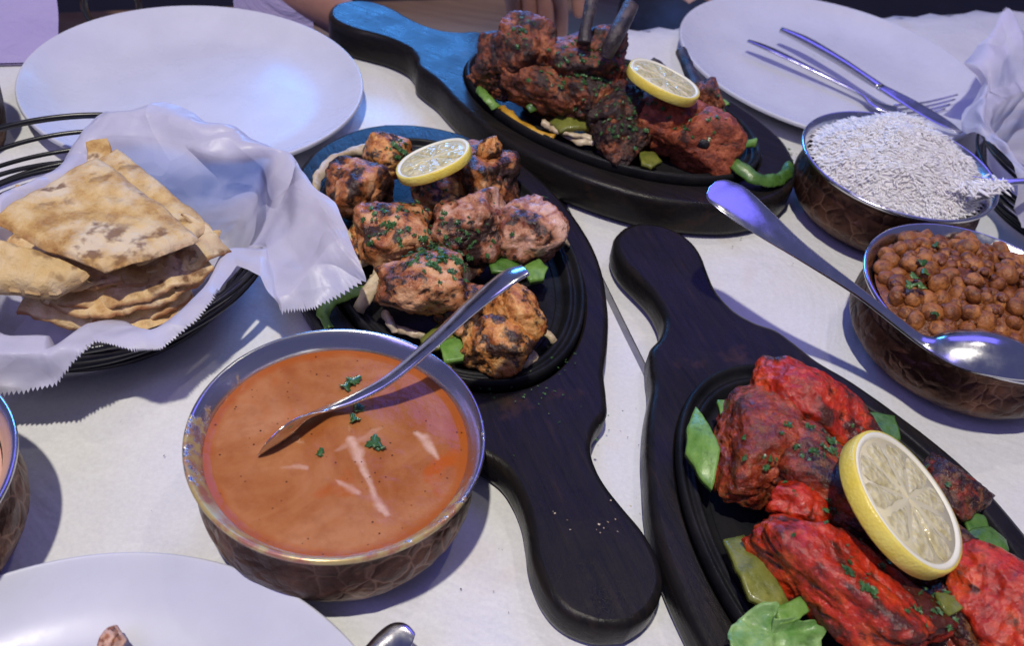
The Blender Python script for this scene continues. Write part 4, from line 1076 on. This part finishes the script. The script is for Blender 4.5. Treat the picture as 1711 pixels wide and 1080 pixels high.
tissue('large crumpled white tissue with a toothed edge spilling out of the bread basket', BK, [
    S(375, 420, .052, 398, 442, .060), S(392, 405, .056, 434, 462, .062), S(402, 395, .058, 462, 530, .046), S(415, 360, .062, 528, 515, .052), S(415, 330, .066, 612, 465, .070), S(408, 300, .070, 572, 390, .074),
    S(395, 275, .072, 500, 285, .072), S(375, 262, .074, 430, 240, .074), S(340, 255, .076, 396, 212, .080), S(290, 240, .076, 340, 208, .078), S(220, 228, .074, 260, 184, .076), S(165, 235, .070, 182, 194, .070),
    S(150, 280, .060, 122, 248, .060), S(100, 322, .056, 86, 300, .054), S(20, 368, .054, 0, 352, .052), S(-80, 440, .050, -110, 430, .050),
    S(-30, 545, .052, -60, 650, .030), S(35, 522, .054, 8, 628, .032), S(90, 535, .054, 100, 606, .040), S(150, 540, .046, 157, 576, .054), S(205, 535, .044, 221, 592, .052), S(250, 560, .042, 268, 588, .050), S(302, 532, .045, 326, 540, .051), S(347, 476, .050, 366, 488, .055)], seed=2, cut_at=(2, 3, 16, 17, 18, 19, 20, 21, 22), inside=(0, 7, 8, 9, 10, 11, 12, 13, 14, 15, 19, 20, 21, 22, 23))
tissue('white tissue with a pointed toothed corner in the basket at the right edge', BK2, [
    S(1700, 130, .070, 1680, 25, .105), S(1660, 150, .066, 1650, 60, .095), S(1650, 160, .060, 1610, 110, .075), S(1690, 215, .050, 1640, 150, .062), S(1705, 260, .050, 1700, 215, .056), S(1712, 310, .050, 1704, 240, .052), S(1730, 350, .048, 1712, 372, .030), S(1800, 400, .05, 1830, 430, .04), S(1900, 380, .05, 1980, 400, .05),
    S(1960, 300, .05, 2040, 280, .05), S(1950, 220, .06, 2010, 170, .06), S(1860, 150, .06, 1900, 90, .07), S(1780, 130, .066, 1790, 60, .08), S(1735, 125, .07, 1712, 45, .095)], seed=5, cut_at=(0, 6, 7), wall_r=(.084, .112, .055))

# ------------------------------------------------------------------ flatbreads
def slab(name, label, corners, th, amp, seed, mat, group, n=56, bulge=None, edgewave=0, puff=0, cat='flatbread'):
    """a soft slab over four curved sides; corners = four lists of pixel points (top, right, bottom, left) or four corner points"""
    A, B, C, D = [Vector(c) for c in corners[:4]]
    cen = (A+B+C+D)/4; V, Fc = [], []; ch = []
    grid = {}
    for layer in (0, 1):
        for j in range(n+1):
            for i in range(n+1):
                u, v = i/n, j/n
                # rounded corners
                uu, vv = u*2-1, v*2-1
                k = 1-.05*(uu*vv)**2
                u2, v2 = (uu*k+1)/2, (vv*k+1)/2
                p = (A*(1-u2)+B*u2)*(1-v2)+(D*(1-u2)+C*u2)*v2
                e = max(abs(uu), abs(vv)); ed = (max(0, 1-e**10))**.5
                p = p+Vector((fb(p, 38, 3, seed), fb(p, 38, 3, seed+1), 0))*.0035
                if bulge: p.z += bulge*(1-uu*uu)*(1-vv*vv)
                w_ = amp*fb(p, 26, 3, seed+2)+edgewave*math.sin(uu*9+seed)*abs(vv)**3
                p.z += w_+(th*.5*ed+puff*(1-uu**4)*(1-vv**4)*(.7+fb(p, 45, 2, seed+5)) if layer else -th*.5*ed)+(.0012*fb(p, 130, 3, seed+4) if layer else 0)
                V.append(p-cen); ch.append(max(0, (e-.9)*6)*(.5+1.2*max(0, fb(p, 60, 2, seed))) if layer else .2)
    m = (n+1)**2
    for j in range(n):
        for i in range(n):
            a = j*(n+1)+i; Fc.append((a+m, a+m+n+1, a+m+n+2, a+m+1)); Fc.append((a, a+1, a+n+2, a+n+1))
    for i in range(n):
        for a, b in (((i), (i+1)), (n*(n+1)+i+1, n*(n+1)+i), ((i+1)*(n+1), i*(n+1)), (i*(n+1)+n, (i+1)*(n+1)+n)):
            Fc.append((b, a, a+m, b+m))
    # orient normals
    o = obj(name, V, Fc, mat, attr={'char': ch}); o.location = cen
    bm = bmesh.new(); bm.from_mesh(o.data); bmesh.ops.recalc_face_normals(bm, faces=bm.faces); bm.to_mesh(o.data); bm.free()
    tag(o, label, cat, group); return o
GBR = 'folded flatbreads in the basket'
slab('flatbread', 'upper folded quarter of toasted flatbread on top of the basket', [P(165, 260, .082), P(346, 408, .078), P(168, 461, .080), P(-28, 373, .080)], .0065, .0036, 1, 'naan', GBR, puff=.0022)
slab('flatbread', 'flatbread quarter showing along the right side beneath the top one', [P(192, 243, .076), P(364, 386, .070), P(230, 448, .068), P(70, 330, .072)], .0062, .0034, 2, 'naan', GBR, puff=.0018)
slab('flatbread', 'smooth yellow folded flatbread at the left under the top one', [P(-60, 385, .072), P(158, 459, .071), P(98, 496, .062), P(-70, 484, .063)], .0095, .0016, 3, 'naan_yellow', GBR, puff=.004)
slab('flatbread', 'small brown flatbread tip sticking up at the far side', [P(142, 236, .080), P(180, 230, .082), P(188, 270, .074), P(144, 278, .074)], .003, .002, 4, 'naan', GBR)
slab('flatbread', 'thin pale flatbread fold directly under the toasted quarter', [P(40, 430, .064), P(380, 388, .064), P(330, 442, .060), P(90, 497, .060)], .0040, .0040, 5, 'naan_pale', GBR, edgewave=.0018)
def fold(label, pts, w, th, seed, lean=0, amp=.0026):
    """a wavy folded sheet whose outer edge follows the points; the rest of it lies under the stack"""
    ctr = P(150, 400, .05)
    path = []
    q = smooth_profile([tuple(P(*p)) for p in pts], 5)
    for t in q:
        p = Vector(t); inw = Vector((ctr.x-p.x, ctr.y-p.y, 0)).normalized()
        path.append(p+inw*w*.46+Vector((fb(p, 60, 2, seed), fb(p, 60, 2, seed+1), 1.1*fb(p, 75, 2, seed+2)))*amp)
    nn = []
    for p in path:
        outd = Vector((p.x-ctr.x, p.y-ctr.y, 0)).normalized(); nn.append((Vector((0, 0, 1))+outd*(.25+lean+.9*fb(p, 55, 2, seed+6))).normalized())
    V, Fc = loft(path, [w*(.55 if k in (0, len(path)-1) else 1) for k in range(len(path))], th, [.002+.003*fb(p, 70, 2, seed+8) for p in path], nn, K=14, steps=5)
    V = [v+Vector((fb(v, 150, 2, seed), fb(v, 150, 2, seed+1), fb(v, 150, 2, seed+2)))*.0015 for v in V]
    ch = [max(0, 1.2*fb(v, 60, 3, seed+9))+(.75 if (q_ % 28) in (0, 1, 13, 14, 15, 27) else 0) for q_, v in enumerate(V)]
    o = obj('flatbread', V, Fc, 'naan_pale', origin=path[0], attr={'char': ch}); tag(o, label, 'flatbread', GBR)
fold('crumpled flatbread fold reaching the brown tip at the right', [(120, 482, .056), (210, 478, .058), (300, 448, .061), (365, 415, .065), (392, 390, .068)], .034, .0046, 6)
fold('wavy flatbread edge curling just under the thin pale fold', [(60, 490, .052), (140, 505, .053), (240, 495, .055), (320, 462, .058), (372, 425, .060)], .034, .0046, 7, .1)
fold('rolled flatbread edge in the middle of the stack, its left end curled', [(38, 505, .048), (80, 498, .050), (150, 520, .048), (240, 512, .050), (310, 482, .052), (352, 445, .054)], .036, .0050, 8, .15)
fold('creased flatbread layer folded back near the front of the stack', [(150, 530, .043), (220, 530, .044), (285, 510, .046), (335, 470, .049)], .030, .0046, 9, .2)
fold('long flat flatbread edge at the front left of the stack', [(20, 510, .044), (70, 525, .043), (130, 535, .041), (205, 538, .040)], .034, .0050, 10, .1)
fold('lowest flatbread edge by the front corner of the tissue', [(195, 545, .037), (250, 552, .036), (300, 528, .038), (335, 495, .041)], .028, .0048, 11, .2)
slab('flatbread', 'wide bottom flatbread on which the others are stacked', [P(20, 310, .046), P(290, 345, .046), P(262, 462, .036), P(0, 470, .036)], .012, .003, 11, 'naan_pale', GBR)

# ------------------------------------------------------------------ small things on plates and paper
meat('tomato_scrap', 'pointed reddish food scrap on the front plate at the bottom edge', 'food scrap', 186, 1072, .018, 44, 50, 40, 'tikka_pink', 'X', rz=10, seed=90, char=.05, lump=.2, box_p=1.4, level=4)
def crumbs(label, pts, z, n, size, seed, mat='herb'):
    r = random.Random(seed); parts = []
    for x, y, s in pts:
        for _ in range(n):
            p = P(r.gauss(x, s), r.gauss(y, s*.7), z); V, Fc = frag(r.uniform(size*.4, size), r)
            q = Matrix.Rotation(r.uniform(0, 6.28), 3, 'Z'); parts.append(([q @ v*1+p+Vector((0, 0, .0006)) for v in V], Fc))
    V, Fc = merge(*parts); c = sum(V, Vector())/len(V)
    o = obj('herb_crumbs', V, Fc, mat, origin=c, smooth=False); tag(o, label, 'crumbs', kind='stuff'); return o
crumbs('green herb crumbs on the rim and neck of the middle board', [(948, 598, 10), (930, 612, 8), (895, 650, 22), (820, 655, 16), (930, 700, 60)], .0260, 12, .0016, 1)
crumbs('small green herb smear on the paper left of the rice bowl', [(1312, 262, 8)], .0030, 16, .0032, 2)
crumbs('pale crumbs on the handle of the middle board', [(1002, 885, 8), (975, 850, 30), (1040, 860, 18)], .0250, 5, .0010, 3, 'onion')

crumbs('dark specks and tiny crumbs on the paper around the curry bowl', [(850, 960, 60), (250, 800, 90), (900, 1000, 50), (1040, 720, 30)], .0035, 5, .0007, 6, 'bone')
crumbs('green flecks dropped on the chickpea side of the paper', [(1340, 420, 60), (1240, 400, 40)], .0010, 4, .0010, 7)
# copper cup at the far left
t = thing('copper_cup', 'brown hammered copper cup cut off by the left edge beside the empty plate', 'cup', (-.434, .515, .002))
V, Fc = lathe(smooth_profile([(.0001, .0), (.030, 0), (.036, .004), (.040, .025), (.041, .050), (.038, .072), (.037, .082), (.0355, .083), (.0345, .080), (.036, .05), (.034, .01), (.0001, .008)], 6), 120)
obj('cup_body', V, Fc, 'copper', t)
# contents of the left bowl: pale yoghurt
o = disc(BL, .0625, .0490, .0020, 30, 'cream', 'pale_sauce', 13, .0004); tag(o, 'pale pinkish sauce in the bowl cut off by the left edge', 'sauce')

# ------------------------------------------------------------------ behind the table
def E_(s, d, z): v = EDGE0+PX*s+PN*d; return Vector((v.x, v.y, z))
# bench
bn = thing('wooden_bench', 'tan wooden bench blurred beyond the far edge of the table', 'bench', E_(.45, .62, -.75)); ob = bn.location.copy()
V, Fc = box(E_(.45, .55, 0), PX, PN, .75, .17, -.33, -.29); obj('seat', [v-ob for v in V], Fc, 'bench', bn, smooth=False)
V, Fc = box(E_(.45, .76, 0), PX, PN, .75, .02, -.27, .08); obj('backrest', [v-ob for v in V], Fc, 'bench', bn, smooth=False)
for s in (-.2, 1.1):
    V, Fc = box(E_(s, .55, 0), PX, PN, .03, .15, -.75, -.331); obj('leg', [v-ob for v in V], Fc, 'bench', bn, smooth=False)

def skinned(name, label, verts, edges, radii, mat, cat='person', root=0, sub=2, parent=None):
    me = bpy.data.meshes.new(name); me.from_pydata([tuple(v) for v in verts], edges, []); me.update()
    o = bpy.data.objects.new(name, me); col.objects.link(o)
    md = o.modifiers.new('skin', 'SKIN'); md.use_smooth_shade = True
    for i, r_ in enumerate(radii): me.skin_vertices[0].data[i].radius = (r_, r_) if not isinstance(r_, tuple) else r_
    me.skin_vertices[0].data[root].use_root = True
    sb = o.modifiers.new('sub', 'SUBSURF'); sb.levels = sub; sb.render_levels = sub
    me.materials.append(MAT[mat])
    dg = bpy.context.evaluated_depsgraph_get(); ev = o.evaluated_get(dg); m2 = bpy.data.meshes.new_from_object(ev)
    o.modifiers.clear(); o.data = m2
    m2.polygons.foreach_set('use_smooth', [True]*len(m2.polygons))
    if not m2.materials: m2.materials.append(MAT[mat])
    if label: tag(o, label, cat)
    if parent: o.parent = parent
    return o
def person(label, wrist, elbow, shoulder, other, fingers, torso, cloth=True):
    """one skinned body: trunk, neck, upper arms and the forearm and hand that rest on the table edge"""
    V, E, Rr = [], [], []
    def add(p, r, prev=None):
        V.append(Vector(p)); Rr.append(r)
        if prev is not None: E.append((prev, len(V)-1))
        return len(V)-1
    pel = add(torso[0], .11); mid = add(torso[1], .10, pel); ch = add(torso[2], .12, mid)
    a = add(shoulder, .050, ch); b = add((Vector(shoulder)+Vector(elbow))/2, .044, a); c = add(elbow, .038, b); d = add((Vector(elbow)+Vector(wrist))/2, .033, c); e = add(wrist, .022, d)
    a2 = add(other[0], .050, ch); b2 = add(other[1], .042, a2); c2 = add(other[2], .030, b2)
    hip = None
    for s in (-1, 1):
        k = add(Vector(torso[0])+PX*(s*.10)-PN*.12+Vector((0, 0, -.03)), .08, pel); k2 = add(Vector(torso[0])+PX*(s*.13)-PN*.42+Vector((0, 0, -.02)), .060, k); k3 = add(Vector(torso[0])+PX*(s*.13)-PN*.40+Vector((0, 0, -.38)), .045, k2)
    if fingers:
        palm = add(fingers['palm'], .021, e)
        for root_, m1, m2_, tip in fingers['f']:
            f0 = add(root_, .0095, palm); f1 = add(m1, .0090, f0); f2 = add(m2_, .0082, f1); f3 = add(tip, .0068, f2)
    body = skinned('person', label, V, E, Rr, 'skin')
    if cloth:
        # clothes: a looser skin over trunk and sleeves
        n_t = 3; CV = [Vector(v) for v in V[:6]]+[Vector(v) for v in V[8:11]]
        CE = [(0, 1), (1, 2), (2, 3), (3, 4), (4, 5), (2, 6), (6, 7), (7, 8)]; CR = [.125, .118, .138, .062, .056, .052, .062, .054, .042]
        skinned('dark_top', None, CV, CE, CR, 'navy', sub=2, parent=body)
        CV2, CE2, CR2 = [Vector(V[0])], [], [.125]
        i = 11
        for s in (0, 1):
            for kk in range(3):
                CV2.append(Vector(V[i])); CR2.append((.094, .074, .058)[kk]); CE2.append(((0 if kk == 0 else len(CV2)-2), len(CV2)-1)); i += 1
        skinned('dark_trousers', None, CV2, CE2, CR2, 'navy', sub=2, parent=body)
    return body
# hand with fingers pointing down at the table edge behind the lamb chops
def finger(px0, px1, d0, d1, z0=.075, z1=.012):
    a = P(px0[0], px0[1], z0); b = P(px1[0], px1[1], z1); m = a.lerp(b, .38); m.z += .012; m2_ = a.lerp(b, .72); m2_.z += .008
    return (a, m, m2_, b)
pm = P(880, -75, .085); wr = pm+PN*.065+Vector((0, 0, .01))
fing = {'palm': pm, 'f': [finger((848, -25), (862, 62), 0, 0), finger((874, -30), (888, 72), 0, 0), finger((902, -28), (914, 78), 0, 0), finger((926, -22), (938, 66), 0, 0), finger((955, -40), (968, 30), 0, 0, .07, .03)]}
tor = E_(.95, .36, 0)
person('person in dark clothes behind the back plate, fingers resting at the table edge', wr, wr+PN*.18+PX*.10+Vector((0, 0, .03)), E_(.88, .42, .33), [E_(1.22, .42, .33), E_(1.28, .30, .12), E_(1.20, .12, .02)], fing, [E_(1.04, .46, -.20), E_(1.04, .46, .0), E_(1.04, .46, .26)])
# left person: bare forearm behind the empty plate
f_w = P(548, 18, .012)+PN*.012; f_e = P(452, -6, .02)+PN*.03
person('person in dark clothes behind the empty plate with a bare forearm at the table edge', f_w+PX*.0+Vector((0, 0, .0)), f_e+Vector((0, 0, .02)), E_(-.08, .40, .26), [E_(-.50, .40, .26), E_(-.56, .28, .06), E_(-.50, .16, -.10)], {'palm': f_w+PX*.05-PN*.0+Vector((0, 0, -.04)), 'f': [(f_w+PX*(.07+.00*k)+PN*(.018*(k-1.5))+Vector((0, 0, -.06)), f_w+PX*.09+PN*(.018*(k-1.5))+Vector((0, 0, -.075)), f_w+PX*.10+PN*(.018*(k-1.5))+Vector((0, 0, -.095)), f_w+PX*.10+PN*(.018*(k-1.5))+Vector((0, 0, -.11))) for k in range(4)]},
       [E_(-.28, .46, -.24), E_(-.28, .46, -.04), E_(-.28, .46, .18)])
# crinkled white sheet in the top left corner
def drape(name, label, A, B, C, D, mat, amp, seed, cat):
    n = 40; V, Fc = [], []
    for j in range(n+1):
        for i in range(n+1):
            u, v = i/n, j/n; p = (A*(1-u)+B*u)*(1-v)+(D*(1-u)+C*u)*v
            p = p+Vector((0, 0, 1))*(amp*(rnoise(p, 14, seed)-.3)*v)+PX*(.3*amp*fb(p, 22, 2, seed)); V.append(p)
    m = len(V)
    for j in range(n):
        for i in range(n): a = j*(n+1)+i; Fc.append((a, a+1, a+n+2, a+n+1))
    V2 = V+[p-Vector((0, 0, .002)) for p in V]; Fc2 = Fc+[tuple(k+m for k in f[::-1]) for f in Fc]
    o = obj(name, V2, Fc2, mat, origin=A); tag(o, label, cat); return o
drape('white_napkin', 'crinkled white napkin beyond the empty plate at the top left corner', P(-140, 108, .006), P(97, 103, .006), P(93, -60, .035), P(-170, -60, .035), 'white_cloth_violet_tint', .012, 3, 'napkin')
drape('white_napkin', 'small strip of pale cloth showing behind the empty plate at the top edge', E_(.20, .03, -.04), E_(.275, .03, -.04), E_(.275, .05, .03), E_(.20, .05, .03), 'white_cloth_violet_tint', .006, 6, 'napkin')
# metal hoop
hp_c = P(190, 34, .005)+PN*.03
pts = [hp_c+PX*(.024*math.cos(a))+Vector((0, 0, .024*math.sin(a))) for a in [2*math.pi*i/40 for i in range(40)]]
V, Fc = tube(pts, .0032, 10, True); o = obj('metal_hoop', V, Fc, 'gold', origin=hp_c); tag(o, 'bronze metal hoop with bright glints behind the rim of the empty plate', 'hoop')
